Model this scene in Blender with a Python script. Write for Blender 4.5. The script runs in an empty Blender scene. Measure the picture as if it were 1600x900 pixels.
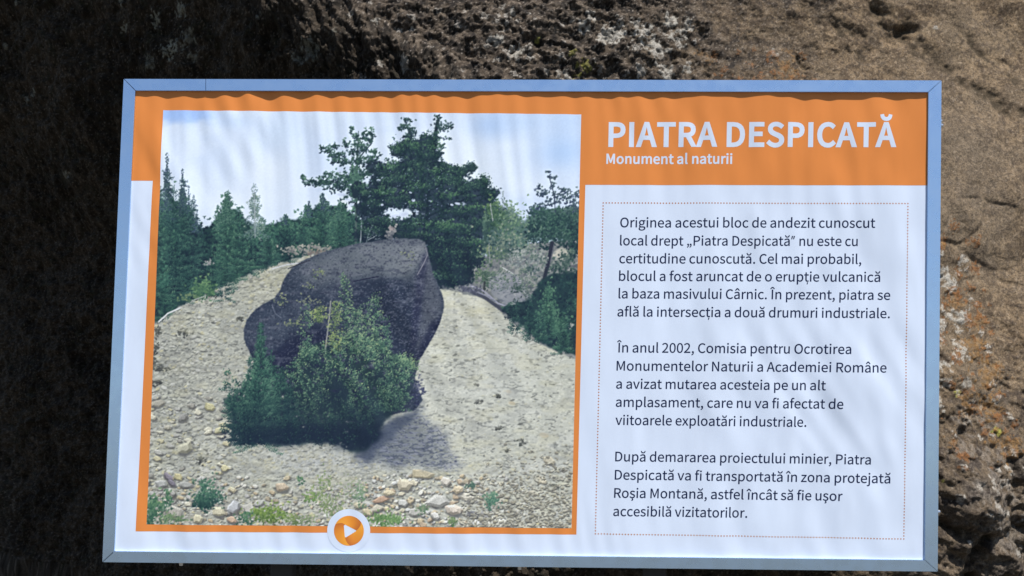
# A printed information board in an aluminium frame, standing in front of a large andesite boulder in sunshine.
import bpy, bmesh, math
import numpy as np
from mathutils import Vector, Matrix

scene = bpy.context.scene
# ---------------------------------------------------------------- camera
# sign space: x to the right, z up, the sheet lies in the plane y = 0 and its centre is ZC above the ground
ZC = 1.55
FOC = 40.0
CAM_ROT = (-0.05062270, -0.02200894, -0.00590202)      # turn of the board as the camera sees it
CAM_T = (0.02287470, -0.06737382, 2.34520517)
SHEAR, BH, BW = 0.01964751, 1.00178093, 1.70       # the frame is racked a little; its height and width
def rot3(rx, ry, rz):
    cx, sx, cy, sy, cz, sz = math.cos(rx), math.sin(rx), math.cos(ry), math.sin(ry), math.cos(rz), math.sin(rz)
    return np.array([[cz, -sz, 0], [sz, cz, 0], [0, 0, 1]]) @ np.array([[cy, 0, sy], [0, 1, 0], [-sy, 0, cy]]) @ np.array([[1, 0, 0], [0, cx, -sx], [0, sx, cx]])
RC = rot3(*CAM_ROT)
S2W = np.array([[1, 0, 0], [0, 0, -1], [0, 1, 0]], float)      # (x, up, toward viewer) -> world
TC = np.array([CAM_T[0], CAM_T[1], -CAM_T[2]])
cam_pos = S2W @ (-RC.T @ TC) + np.array([0, 0, ZC])
cam_mat = S2W @ RC.T
cam = bpy.data.cameras.new("camera"); cam_o = bpy.data.objects.new("camera", cam); scene.collection.objects.link(cam_o)
LEAN = Matrix.Translation((0, 0, ZC)) @ Matrix.Rotation(math.radians(-6.5), 4, 'X') @ Matrix.Translation((0, 0, -ZC))   # the board leans back
cam_o.matrix_world = LEAN @ Matrix([list(cam_mat[i]) + [cam_pos[i]] for i in range(3)] + [[0, 0, 0, 1]])
cam.lens = FOC; cam.sensor_width = 36.0; cam.clip_start = 0.05; cam.clip_end = 2000
cam.dof.use_dof = True; cam.dof.focus_distance = CAM_T[2] - 0.01; cam.dof.aperture_fstop = 8.0
scene.camera = cam_o
# ---------------------------------------------------------------- light
SUN = (LEAN.to_3x3() @ Vector((0.22, -0.42, 0.88))).normalized()                 # towards the sun: high, in front, a little to the right
SUN_EL = math.asin(SUN.z); SUN_AZ = math.atan2(SUN.x, SUN.y)
world = bpy.data.worlds.new("World"); scene.world = world; world.use_nodes = True
nt = world.node_tree; bg = nt.nodes["Background"]
sky = nt.nodes.new("ShaderNodeTexSky"); sky.sky_type = 'NISHITA'; sky.sun_disc = False
sky.sun_elevation = SUN_EL; sky.sun_rotation = SUN_AZ; sky.altitude = 900
nt.links.new(sky.outputs[0], bg.inputs[0]); bg.inputs[1].default_value = 0.085
sun = bpy.data.lights.new("sun", 'SUN'); sun.energy = 4.3; sun.angle = math.radians(0.53); sun.color = (1.0, 0.965, 0.91)
sun_o = bpy.data.objects.new("sun", sun); scene.collection.objects.link(sun_o)
sun_o.rotation_euler = SUN.to_track_quat('Z', 'Y').to_euler()
vs = scene.view_settings
vs.view_transform = 'Standard'; vs.look = 'None'; vs.gamma = 1.0; vs.use_curve_mapping = False; vs.exposure = 0.45
# ---------------------------------------------------------------- helpers
def link(o, parent=None):
    scene.collection.objects.link(o)
    if parent: o.parent = parent
    return o
def tag(o, label=None, cat=None, kind=None):
    if label: o["label"] = label
    if cat: o["category"] = cat
    if kind: o["kind"] = kind
    return o
def mesh_obj(name, verts, faces, mat, parent=None, smooth=False, cols=None):
    me = bpy.data.meshes.new(name)
    verts = np.asarray(verts, np.float32)
    if isinstance(faces, np.ndarray):
        k = faces.shape[1]; me.vertices.add(len(verts)); me.vertices.foreach_set("co", verts.ravel())
        me.loops.add(faces.size); me.loops.foreach_set("vertex_index", faces.astype(np.int32).ravel())
        me.polygons.add(len(faces)); me.polygons.foreach_set("loop_start", np.arange(0, faces.size, k, dtype=np.int32))
        me.update(calc_edges=True); me.validate()
    else:
        me.from_pydata([tuple(map(float, v)) for v in verts], [], faces)
    if smooth: me.polygons.foreach_set("use_smooth", np.ones(len(me.polygons), bool))
    for nm, c in (cols or {}).items():
        at = me.color_attributes.new(nm, 'FLOAT_COLOR', 'POINT')
        at.data.foreach_set("color", np.concatenate([c, np.ones((len(c), 1))], 1).astype(np.float32).ravel())
    me.materials.append(mat)
    return link(bpy.data.objects.new(name, me), parent)
def grid_faces(nu, nv):
    i = np.arange(nv - 1)[:, None] * nu + np.arange(nu - 1)[None, :]; i = i.ravel()
    return np.stack([i, i + 1, i + nu + 1, i + nu], 1)
def s2l(c):
    c = np.asarray(c, float); return np.where(c <= .04045, c / 12.92, ((c + .055) / 1.055) ** 2.4)
def mat(name, color=(.5, .5, .5), rough=.6, metal=0.0, spec=.5):
    m = bpy.data.materials.new(name); m.use_nodes = True; b = m.node_tree.nodes["Principled BSDF"]
    b.inputs["Base Color"].default_value = (*color, 1); b.inputs["Roughness"].default_value = rough
    b.inputs["Metallic"].default_value = metal; b.inputs["Specular IOR Level"].default_value = spec
    return m, m.node_tree, b
def noise2(x, y, seed=0):
    """gradient noise, about -1..1, vectorised"""
    r = np.random.default_rng(seed); a = r.random(4096) * 6.2831853; gx = np.cos(a); gy = np.sin(a)
    pm = r.permutation(4096)
    xi = np.floor(x).astype(np.int64); yi = np.floor(y).astype(np.int64); fx = x - xi; fy = y - yi
    u = fx ** 3 * (fx * (fx * 6 - 15) + 10); v = fy ** 3 * (fy * (fy * 6 - 15) + 10)
    def g(i, j, dx, dy):
        h = pm[(pm[i & 4095] + j) & 4095]; return gx[h] * dx + gy[h] * dy
    n00 = g(xi, yi, fx, fy); n10 = g(xi + 1, yi, fx - 1, fy); n01 = g(xi, yi + 1, fx, fy - 1); n11 = g(xi + 1, yi + 1, fx - 1, fy - 1)
    return ((n00 * (1 - u) + n10 * u) * (1 - v) + (n01 * (1 - u) + n11 * u) * v) * 1.5
def fbm(x, y, octs=4, seed=0, gain=.5):
    t = 0; a = 1
    for o in range(octs): t = t + a * noise2(x * 2 ** o, y * 2 ** o, seed + o); a *= gain
    return t
def cells(x, y, seed=0):
    """distance to the nearest and to the second nearest of jittered points, and the nearest point's random value"""
    r = np.random.default_rng(seed); jx = r.random(4096); jy = r.random(4096); rv = r.random(4096); pm = r.permutation(4096)
    xi = np.floor(x).astype(np.int64); yi = np.floor(y).astype(np.int64)
    d1 = np.full(x.shape, 9.0); d2 = d1.copy(); val = np.zeros(x.shape)
    for a in (-1, 0, 1):
        for b in (-1, 0, 1):
            h = pm[(pm[(xi + a) & 4095] + yi + b) & 4095]
            d = np.hypot(xi + a + jx[h] - x, yi + b + jy[h] - y)
            w = d < d1; d2 = np.where(w, d1, np.minimum(d2, d)); val = np.where(w, rv[h], val); d1 = np.where(w, d, d1)
    return d1, d2, val
def sstep(a, b, x):
    t = np.clip((x - a) / (b - a), 0, 1); return t * t * (3 - 2 * t)
# layout of the print: measured once on the board, from a picture of it, as points of its own plane
F_PX = FOC / 36 * 1600
def H_inv():
    M = np.stack([RC[:, 0], RC[:, 1], TC], 1)                   # plane (x, up, 1) -> camera
    K = np.array([[F_PX, 0, -800], [0, -F_PX, -450], [0, 0, -1]])
    return np.linalg.inv(K @ M), K @ M
HI, HF = H_inv()
def plane(p):
    p = np.asarray(p, float); q = np.concatenate([p, np.ones(p.shape[:-1] + (1,))], -1) @ HI.T
    return q[..., :2] / q[..., 2:]
def chart(q):
    q = np.asarray(q, float); p = np.concatenate([q, np.ones(q.shape[:-1] + (1,))], -1) @ HF.T
    return p[..., :2] / p[..., 2:]
# ---------------------------------------------------------------- the picture printed on the sheet
def up(a, H, W):                                   # smooth upsampling of a random lattice
    h, w = a.shape
    y = np.linspace(0, h - 1.001, H); x = np.linspace(0, w - 1.001, W)
    yi = y.astype(int); xi = x.astype(int)
    fy = (y - yi)[:, None]; fx = (x - xi)[None, :]
    fy = fy * fy * (3 - 2 * fy); fx = fx * fx * (3 - 2 * fx)
    a00 = a[yi][:, xi]; a01 = a[yi][:, xi + 1]; a10 = a[yi + 1][:, xi]; a11 = a[yi + 1][:, xi + 1]
    return (a00 * (1 - fx) + a01 * fx) * (1 - fy) + (a10 * (1 - fx) + a11 * fx) * fy
class Print:
    X0, Y0, W, H = 215, 160, 705, 675
    def __init__(s, seed=5):
        s.r = np.random.default_rng(seed)
        s.C = np.zeros((s.H, s.W, 3))
        s.yy, s.xx = np.mgrid[0:s.H, 0:s.W].astype(float)
        s.yy += s.Y0; s.xx += s.X0
    def noise(s, px, py=None, octs=3):
        py = py or px; t = 0; amp = 1; tot = 0
        for o in range(octs):
            h = max(2, int(s.H / py) + 2); w = max(2, int(s.W / px) + 2)
            t = t + amp * up(s.r.random((h, w)), s.H, s.W); tot += amp
            amp *= .55; px = max(1.2, px / 2); py = max(1.2, py / 2)
        return t / tot
    def poly(s, pts, rag=0, scale=12, soft=1.0):
        xx, yy = s.xx, s.yy
        if rag:
            xx = xx + (s.noise(scale) - .5) * 2 * rag; yy = yy + (s.noise(scale) - .5) * 2 * rag
        m = np.zeros(xx.shape, bool); n = len(pts)
        for i in range(n):
            (x1, y1), (x2, y2) = pts[i], pts[(i + 1) % n]
            if y1 == y2: continue
            c = ((y1 > yy) != (y2 > yy)) & (xx < (x2 - x1) * (yy - y1) / (y2 - y1) + x1)
            m ^= c
        m = m.astype(float)
        return s.blur(m, soft) if soft else m
    def blur(s, m, k):
        k = float(k); n = max(1, int(k * 2.5)); t = np.arange(-n, n + 1); w = np.exp(-t * t / (2 * k * k)); w /= w.sum()
        for ax in (0, 1):
            p = np.pad(m, [(n, n) if a == ax else (0, 0) for a in range(m.ndim)], mode='edge')
            m = sum(w[i] * np.take(p, range(i, i + m.shape[ax]), axis=ax) for i in range(len(w)))
        return m
    def fill(s, m, col, a=1.0):
        col = np.asarray(col, float)
        s.C += (col - s.C) * (np.clip(m, 0, 1) * a)[..., None]
    def spot(s, cx, cy, rx, ry, col, a=1.0):
        d = ((s.xx - cx) / rx) ** 2 + ((s.yy - cy) / ry) ** 2
        s.fill(np.exp(-d * 1.2), col, a)
    def dab(s, x, y, a, b, ang, col, al=1.0):
        x -= s.X0; y -= s.Y0; R = int(max(a, b) + 1.5)
        xi = int(x); yi = int(y)
        x0 = max(0, xi - R); x1 = min(s.W, xi + R + 2); y0 = max(0, yi - R); y1 = min(s.H, yi + R + 2)
        if x0 >= x1 or y0 >= y1: return
        c = math.cos(ang); n = math.sin(ang)
        dx = (np.arange(x0, x1) - x)[None, :]; dy = (np.arange(y0, y1) - y)[:, None]
        d = ((dx * c + dy * n) / a) ** 2 + ((dy * c - dx * n) / b) ** 2
        m = np.clip(1.6 * (1.15 - d), 0, 1) * al
        v = s.C[y0:y1, x0:x1]; v += (np.asarray(col, float) - v) * m[..., None]
    def line(s, pts, w, col, al=1.0):
        for (xa, ya), (xb, yb) in zip(pts[:-1], pts[1:]):
            L = math.hypot(xb - xa, yb - ya); n = max(1, int(L / max(1.0, w)))
            for i in range(n):
                t = (i + .5) / n
                s.dab(xa + (xb - xa) * t, ya + (yb - ya) * t, L / n * .9 + .4, w, math.atan2(yb - ya, xb - xa), col, al)
    def clump(s, cx, cy, rx, ry, n, dark, mid, lite, size=2.4, slim=.45, up=.6, al=.9, edge=1.0, ang=None, lean=0.0, tuft=6):
        """foliage: tufts of small dabs scattered about a centre, the ones high in it lighter"""
        r = s.r; size = max(1.0, size * .68); nt = max(3, int(n * 3.6 / tuft)); dark = np.array(dark, float); mid = np.array(mid, float); lite = np.array(lite, float)
        lob = [(r.random() * 6.283, .3 + .6 * r.random()) for q in range(7)]
        sp = size * 1.5
        for i in range(nt):
            if r.random() < .5:
                ux, uy = r.normal(0, .52, 2)
            else:
                a, q = lob[int(r.random() * 7)]; ux = q * math.cos(a) + r.normal(0, .22); uy = q * math.sin(a) + r.normal(0, .20)
            uy = max(-1.5, min(1.2, uy)); x = cx + rx * ux; y = cy + ry * uy + lean * ux
            k = .46 - .5 * uy * up + r.normal(0, .20); fan = -1.57 + .5 * ux
            for j in range(tuft):
                kk = k + r.normal(0, .16)
                if kk < .5: col = dark + (mid - dark) * max(0, kk) * 2
                else: col = mid + (lite - mid) * min(1.15, (kk - .5) * 2)
                g = (fan + r.normal(0, .75)) if ang is None else ang + r.normal(0, .4)
                L = size * (.5 + 1.0 * r.random()); d = sp * r.random()
                s.dab(x + d * math.cos(g) + r.normal(0, .5), y + d * .8 * math.sin(g) + r.normal(0, .5), L, L * slim + .2, g, col, al * (.5 + .4 * r.random()))
    def tone(s, k, cols):
        d, m, l = cols; k = min(1.1, max(0, k))
        return (np.array(d, float) + (np.array(m, float) - d) * k * 2) if k < .5 else (np.array(m, float) + (np.array(l, float) - m) * (k - .5) * 2)
    def conifer(s, x, y0, y1, w, nb, cols, rise=.55, size=1.5, lit=0.0):
        """a young conifer: branches off a leader, each a run of short needles"""
        r = s.r
        for i in range(nb):
            t = r.random() ** .75; side = 1 if r.random() < .5 else -1; L = w * (.12 + .88 * t) * (.25 + .85 * r.random()); y = y0 + (y1 - y0) * t
            a = -rise + (rise + .10) * t + r.normal(0, .28); bx, by = x + r.normal(0, .8), y; n = max(2, int(L / 1.7)); base = .20 + r.normal(0, .13) + lit
            for j in range(n):
                q = j / n; ang = a - .45 * q
                bx += side * 1.7 * math.cos(ang); by += 1.7 * math.sin(ang)
                for e in (-1, 1):
                    g = ang * side + e * .75 + r.normal(0, .25) + (math.pi if side < 0 else 0)
                    k = base + .52 * q - .10 * e * side + r.normal(0, .09)
                    ll = size * (.7 + .7 * r.random()); s.dab(bx + ll * math.cos(g), by + ll * .9 * math.sin(g), ll, .45, g, s.tone(k, cols), .78)
        for j in range(int((y1 - y0) * .25)):
            g = -1.57 + r.normal(0, .5); s.dab(x + r.normal(0, .7), y0 - 2 + j * 1.1, 1.6, .5, g, s.tone(.5 + r.normal(0, .12) + lit, cols), .8)
    def spray(s, x, y, ang, L, cols, leaf=1.25, k0=.25, k1=.95, dens=2):
        """a leafy twig"""
        r = s.r; n = max(3, int(L / 1.8)); bend = r.normal(0, .035)
        for j in range(n):
            q = j / n; x += 1.8 * math.cos(ang); y += 1.8 * math.sin(ang); ang += bend + .012
            for e in range(dens):
                k = k0 + (k1 - k0) * q + r.normal(0, .17); l = leaf * (.6 + .7 * r.random())
                s.dab(x + r.normal(0, 2.0), y + r.normal(0, 1.7), l, l * .55, r.random() * 3.14, s.tone(k, cols), .8)
def pick(r, pts):                                   # random point of a polygon's box, rejection done by the caller
    p = np.array(pts); a = p.min(0); b = p.max(0)
    return a + (b - a) * r.random(2)
def inside(x, y, pts):
    c = False; n = len(pts)
    for i in range(n):
        x1, y1 = pts[i]; x2, y2 = pts[(i + 1) % n]
        if (y1 > y) != (y2 > y) and x < (x2 - x1) * (y - y1) / (y2 - y1) + x1: c = not c
    return c
def paint():
    P = Print(); r = P.r
    # --- sky and cloud
    P.C[:] = (206, 219, 243)
    n = P.noise(170, 90, 4)
    P.fill(np.clip((n - .42) * 3, 0, 1), (219, 229, 246), .9)
    P.fill(np.clip((.45 - n) * 4, 0, 1), (193, 210, 238), .7)
    nb = (P.noise(40, 20, 3) - .5) * 22
    P.fill(1 / (1 + np.exp(((P.yy + nb) - 188) / 2.5)) * 1 / (1 + np.exp((P.xx + nb - 335) / 9)), (156, 186, 239), .95)
    for c in ((365, 190, 40, 14, (186, 206, 240), .6), (440, 205, 40, 26, (196, 212, 236), .7), (768, 195, 36, 24, (166, 192, 233), .8), (820, 190, 60, 24, (186, 207, 240), .7),
              (880, 235, 44, 34, (170, 198, 240), .75), (890, 190, 30, 22, (180, 203, 240), .6), (520, 190, 70, 22, (201, 215, 238), .6), (700, 240, 50, 30, (222, 231, 247), .6), (420, 270, 60, 40, (223, 231, 246), .7)):
        P.spot(*c)
    # --- slope
    slope = [(225, 510), (245, 497), (292, 474), (332, 456), (346, 447), (396, 424), (432, 414), (475, 396), (520, 392), (560, 400), (690, 452), (722, 458), (760, 468), (790, 495), (822, 522), (862, 546), (925, 572), (925, 850), (215, 850)]
    back = [(215, 400), (440, 385), (520, 372), (600, 376), (690, 400), (760, 400), (830, 380), (925, 372), (925, 600), (215, 560)]
    m = P.poly(back, 3, 8)
    P.fill(m, (118, 122, 126))
    P.fill(m * np.clip((P.noise(7, 5) - .45) * 5, 0, 1), (158, 160, 158), .8)
    P.fill(m * np.clip((.44 - P.noise(9, 6)) * 5, 0, 1), (72, 80, 92), .8)
    sm = P.poly(slope, 3, 7, .8)
    P.fill(sm, (178, 179, 168))
    P.fill(sm * np.clip((P.noise(120, 80) - .45) * 3, 0, 1), (176, 177, 170), .8)
    P.fill(sm * np.clip((.5 - P.noise(90, 60)) * 3, 0, 1), (154, 155, 152), .7)
    P.fill(sm * np.exp(-((P.xx - 240) / 90) ** 2 - ((P.yy - 590) / 90) ** 2), (136, 136, 132), .55)
    P.fill(sm * np.exp(-((P.xx - 790) / 60) ** 2 - ((P.yy - 600) / 110) ** 2), (186, 188, 184), .5)
    P.fill(sm * np.exp(-((P.xx - 510) / 110) ** 2 - ((P.yy - 722) / 20) ** 2), (176, 179, 188), .75)
    P.fill(sm * np.exp(-((P.xx - 745) / 60) ** 2 - ((P.yy - 478) / 24) ** 2), (182, 177, 150), .7)
    P.fill(sm * np.exp(-((P.xx - 420) / 60) ** 2 - ((P.yy - 440) / 30) ** 2), (168, 164, 134), .7)
    fl = P.noise(5, 2.6, 2)
    P.fill(sm * np.clip((fl - .58) * 6, 0, 1), (204, 203, 192), .55)
    P.fill(sm * np.clip((.40 - P.noise(6, 2.8, 2)) * 7, 0, 1), (96, 98, 100), .55)
    def lit(col, y, x):
        return np.array(col) * (.92 + .16 * r.random())
    for i in range(26000):                           # flakes and pebbles
        y = 400 + 430 * r.random() ** .9; x = 226 + 680 * r.random()
        if not inside(x, y, slope): continue
        big = r.random() ** 5
        low = max(0, (y - 735) / 90)
        left = max(0, 1 - (x - 226) / 130) * (y > 630)
        L = .9 + 1.3 * r.random() + 3.4 * big + (2.6 * r.random() if r.random() < .3 * low + .25 * left else 0)
        tilt = (.25 if x > 560 else -.12) + (r.random() - .5) * 1.1
        k = r.random()
        if k < .40: base = (193, 193, 178)
        elif k < .60: base = (174, 171, 158)
        elif k < .70: base = (198, 188, 142) if (y < 520 or y > 650 or r.random() < .5) else (180, 180, 176)
        elif k < .80: base = (206, 205, 202)
        elif calm > .3 or L > 3.2: base = (184, 184, 172)
        else: base = (132, 132, 130)
        calm = max(0, min(1, (x - 560) / 90)) * max(0, min(1, (735 - y) / 50))
        if calm and r.random() < .3: continue
        L *= 1 - .3 * calm
        a = (.34 + .45 * low + .2 * (x < 340)) * (1 - .45 * calm)
        P.dab(x + .3, y + L * .55, L * 1.05, L * .5, tilt, (70, 72, 76) if r.random() < .42 else (118, 118, 116), a * (.9 if r.random() < .5 else .45))
        P.dab(x, y, L, L * .52 + .15, tilt, lit(base, y, x), min(1, a + .15))
    for i in range(430):                             # dark pits and weeds in the scree
        x = 228 + 670 * r.random(); y = 440 + 385 * r.random()
        if inside(x, y, slope): P.dab(x, y, 1.5 + 3.5 * r.random() ** 2, .8 + 1.3 * r.random(), (r.random() - .5) * .8, (78, 80, 82), .6)
    for x, y, a, b in ((308, 466, 8, 4), (284, 523, 9, 5), (330, 460, 9, 6), (236, 560, 7, 10), (243, 598, 10, 4), (250, 575, 14, 6), (747, 628, 6, 3.5), (778, 619, 6, 3), (781, 670, 8, 3), (814, 692, 6, 4.5), (867, 762, 6, 5), (868, 696, 4, 3),
                       (745, 602, 5, 2), (793, 705, 4, 3), (316, 720, 7, 7), (240, 600, 9, 4), (375, 500, 6, 4), (248, 520, 5, 10), (244, 545, 4, 8)):
        P.clump(x, y, a, b, int(a * b * .8) + 8, (58, 60, 68), (78, 82, 82), (112, 112, 104), 1.8, .6)
    for x, y, a, b in ((795, 612, 5, 3), (850, 680, 8, 4), (640, 604, 0.1, .1), (800, 630, 6, 3)):
        P.dab(x, y, a, b, .2, (186, 168, 140), .8)
    P.fill(sm * np.clip((P.noise(60, 16, 3) - .53) * 5, 0, 1) * (P.xx > 560), (192, 193, 190), .45)
    P.fill(sm * np.clip((P.noise(34, 14, 3) - .56) * 6, 0, 1), (190, 182, 142), .22)
    P.fill(sm * np.clip((.42 - P.noise(30, 12, 3)) * 6, 0, 1), (132, 133, 134), .28)
    # --- stones at the foot
    def stone(x, y, a, b, col, g=0.0):               # a broken stone: a few flat facets round a lighter top
        P.dab(x + 1, y + b * .5, a * 1.1, b * .95, g, (82, 82, 88), .75)
        xx = x - P.X0; yy = y - P.Y0; R = int(max(a, b) * 1.2 + 2)
        x0 = max(0, int(xx) - R); x1 = min(P.W, int(xx) + R); y0 = max(0, int(yy) - R); y1 = min(P.H, int(yy) + R)
        if x0 >= x1 or y0 >= y1: return
        c = math.cos(g); q = math.sin(g); dx = (np.arange(x0, x1) - xx)[None, :]; dy = (np.arange(y0, y1) - yy)[:, None]
        u = (dx * c + dy * q) / a; v = (dy * c - dx * q) / b
        k = 5 + int(r.random() * 3); t0 = r.random() * 6.28; f = np.full(u.shape, -9.); sh = np.ones(u.shape)
        for i in range(k):
            t = t0 + 6.283 * (i + .7 * r.random()) / k; d = (u * math.cos(t) + v * math.sin(t)) / (.75 + .3 * r.random())
            w = d > f; f = np.where(w, d, f); sh = np.where(w, .93 - .27 * math.sin(t) - .05 * math.cos(t) + .08 * (r.random() - .5), sh)
        cut = .45 + .25 * r.random(); tone = np.where(f < cut, 1.04 + .06 * u, sh)
        tone = tone * (.92 + .16 * r.random(u.shape))
        m = np.clip((1 - f) * min(a, b) * 1.1 + .3, 0, 1); C = P.C[y0:y1, x0:x1]
        C += (np.clip(np.array(col) * tone[..., None], 0, 240) - C) * m[..., None] * .92
    for i in range(520):
        y = 742 + 84 * r.random(); x = 232 + 575 * r.random()
        if y < 742 + 26 * max(0, 1 - abs(x - 480) / 110): continue
        col = [(196, 186, 160), (188, 166, 132), (176, 174, 174), (204, 200, 192), (164, 150, 128)][int(r.random() * 5)]
        a = 1.6 + 3.6 * r.random() ** 2; stone(x, y, a, a * (.5 + .3 * r.random()), col, (r.random() - .5))
    for i in range(150):
        x = 560 + 200 * r.random() * r.random() ** .3; y = 745 + 80 * r.random(); a = 2 + 4.5 * r.random() ** 2
        stone(x, y, a, a * (.5 + .3 * r.random()), [(206, 194, 168), (198, 176, 140), (196, 196, 196), (216, 212, 202), (186, 160, 132)][int(r.random() * 5)], r.normal(0, .35))
    for i in range(120):
        y = 620 + 180 * r.random(); x = 230 + 130 * r.random() ** 1.4
        a = 2 + 6 * r.random() ** 2; stone(x, y, a, a * (.45 + .25 * r.random()), [(190, 180, 142), (172, 170, 166), (198, 192, 172), (150, 146, 140)][int(r.random() * 4)], (r.random() - .5) * .8)
    for x, y, a, b, col, g in ((247, 630, 11, 6, (164, 158, 146), -.3), (286, 653, 9, 6, (140, 138, 138), -.4), (262, 668, 7, 4, (170, 164, 148), 0), (327, 636, 9, 6, (186, 178, 130), .2), (345, 672, 12, 6, (188, 182, 140), -.2),
                               (262, 745, 9, 6, (128, 118, 138), .7), (268, 755, 8, 5, (120, 112, 132), .6), (278, 745, 8, 5, (190, 178, 128), .2), (252, 756, 10, 6, (166, 166, 168), .1), (291, 757, 12, 5, (160, 160, 160), .1),
                               (290, 700, 13, 9, (176, 172, 150), -.4), (350, 732, 6, 6, (196, 186, 140), 0), (363, 765, 7, 5, (206, 192, 156), .3), (440, 761, 12, 8, (196, 172, 146), .1), (448, 747, 7, 4, (190, 172, 140), -.3),
                               (632, 757, 12, 9, (204, 190, 164), .2), (596, 780, 15, 6, (188, 146, 120), -.3), (608, 770, 9, 6, (200, 184, 150), 0), (660, 740, 17, 7, (190, 174, 140), .1), (630, 786, 9, 6, (198, 196, 194), 0),
                               (685, 782, 16, 10, (186, 184, 182), -.1), (709, 796, 14, 9, (212, 194, 180), .2), (728, 776, 13, 6, (196, 188, 174), .3), (742, 805, 13, 6, (98, 98, 110), .2), (758, 806, 10, 6, (150, 148, 152), .5),
                               (775, 818, 23, 9, (212, 208, 198), .1), (575, 800, 9, 6, (198, 182, 146), .2), (590, 794, 10, 6, (196, 186, 166), -.2), (648, 800, 10, 7, (176, 172, 168), 0), (680, 806, 8, 6, (200, 196, 194), .4),
                               (742, 818, 10, 6, (204, 204, 206), .3), (342, 800, 10, 8, (206, 196, 164), .1), (310, 810, 9, 7, (204, 194, 160), 0), (362, 812, 9, 6, (204, 166, 138), .2), (366, 792, 11, 9, (178, 180, 190), -.5),
                               (388, 795, 8, 9, (182, 178, 172), .6), (272, 800, 13, 10, (176, 170, 160), .4), (404, 786, 9, 5, (176, 176, 172), -.2), (715, 765, 9, 7, (196, 176, 146), .1), (697, 752, 8, 7, (204, 194, 184), .2), (560, 790, 7, 5, (190, 180, 150), 0),
                               (806, 800, 9, 5, (168, 164, 158), .3), (846, 750, 10, 5, (196, 184, 160), .5), (858, 720, 10, 6, (182, 172, 150), .4), (832, 770, 8, 4, (176, 168, 150), .3)):
        stone(x, y, a, b, col, g)
    for i in range(1500):                            # gravel, lower right
        x = 720 + 172 * r.random(); y = 690 + 135 * math.sqrt(r.random())
        if r.random() > (y - 680) / 110 + (x - 800) / 200: continue
        L = 1.2 + 2.2 * r.random(); g = (r.random() - .5) * 1.6
        P.dab(x, y + L * .6, L, L * .5, g, (74, 74, 76), .7)
        P.dab(x, y, L, L * .55, g, [(176, 172, 156), (160, 152, 130), (200, 194, 176), (140, 134, 122)][int(r.random() * 4)], .8)
    lum = P.C.mean(2, keepdims=True); P.C += sm[..., None] * ((lum + np.array((0., 2., -2.))) * 1.03 - P.C) * .34; P.C *= 1 + .05 * sm[..., None] * np.clip((P.xx - 450) / 200, 0, 1)[..., None]
    # --- shade of the boulder on the scree
    shp_ = [(548, 716), (575, 690), (600, 668), (640, 645), (650, 600), (664, 635), (668, 655), (690, 676), (706, 706), (724, 728), (716, 742), (690, 736), (655, 728), (620, 728), (588, 722)]
    sh = np.clip(P.poly(shp_, 16, 26, 5.0) * .62 + P.poly(shp_, 9, 7, 1.5) * .30, 0, 1)
    deep = np.clip(1.15 - np.hypot(P.xx - 590, (P.yy - 690) * 1.3) / 170, .35, 1)
    P.fill(sh * deep, (94, 102, 116), .86)
    P.fill(sh * np.clip((P.noise(9, 2.6, 3) - .52) * 6, 0, 1), (134, 138, 160), .55)
    P.fill(sh * np.clip((.45 - P.noise(8, 2.6, 3)) * 7, 0, 1), (66, 74, 94), .6)
    for i in range(500):
        x = 575 + 140 * r.random(); y = 650 + 90 * r.random()
        if inside(x, y, shp_): P.dab(x, y, 1 + 2 * r.random(), .7, .3 + r.normal(0, .3), (150, 152, 168) if r.random() < .4 else (62, 68, 98), .55)
    P.fill(P.poly([(550, 712), (600, 665), (640, 640), (650, 648), (612, 684), (580, 716)], 8, 10, 3), (66, 76, 98), .7)
    # --- trees behind
    D, M, L_ = (30, 48, 60), (46, 78, 74), (84, 118, 98)
    def mass(pts, col, rag=5, sc=7, soft=1.2): P.fill(P.poly(pts, rag, sc, soft), col)
    def leafy(pts, n, dark, mid, lite, size=2.6, slim=.5, ang=None, al=.85, hl=.8):
        q = 0; n = int(n * 2.4); size = size * .62; p = np.array(pts); (xa, ya), (xb, yb) = p.min(0), p.max(0); nz = P.noise(20, 13, 4)
        while q < n / 5:
            x = xa + (xb - xa) * r.random(); y = ya + (yb - ya) * r.random(); q += 1
            if not inside(x, y, pts): continue
            k = (nz[min(P.H - 1, max(0, int(y - P.Y0))), min(P.W - 1, max(0, int(x - P.X0)))] - .5) * 3.4 + .40 + r.normal(0, .13)
            for j in range(5):
                kk = min(1.1, max(0, k + r.normal(0, .12))) * hl; kk = min(1.0, kk - .02 * j)
                col = (np.array(dark) + (np.array(mid) - dark) * max(0, kk) * 2) if kk < .5 else (np.array(mid) + (np.array(lite) - mid) * (kk - .5) * 2)
                g = (-1.57 + r.normal(0, .8)) if ang is None else ang + r.normal(0, .5)
                L = size * (.5 + 1.0 * r.random()); d = size * 1.6 * r.random()
                P.dab(x + d * math.cos(g) + r.normal(0, .7), y + d * math.sin(g) + r.normal(0, .7), L, L * slim + .2, g, col * (.92 + .16 * r.random()), al * (.55 + .4 * r.random()))
    left = [(215, 320), (255, 312), (296, 322), (304, 345), (318, 358), (330, 352), (340, 336), (352, 325), (372, 330), (392, 352), (425, 352), (447, 340), (466, 344), (478, 332), (505, 318), (545, 330), (560, 340), (600, 350), (610, 378), (560, 384), (500, 392), (470, 402), (430, 412), (396, 424), (346, 447), (320, 462), (292, 474), (245, 500), (215, 512)]
    mass(left, (38, 62, 66)); leafy(left, 6500, (26, 42, 56), (44, 76, 72), (82, 118, 96), 2.8)
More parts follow.
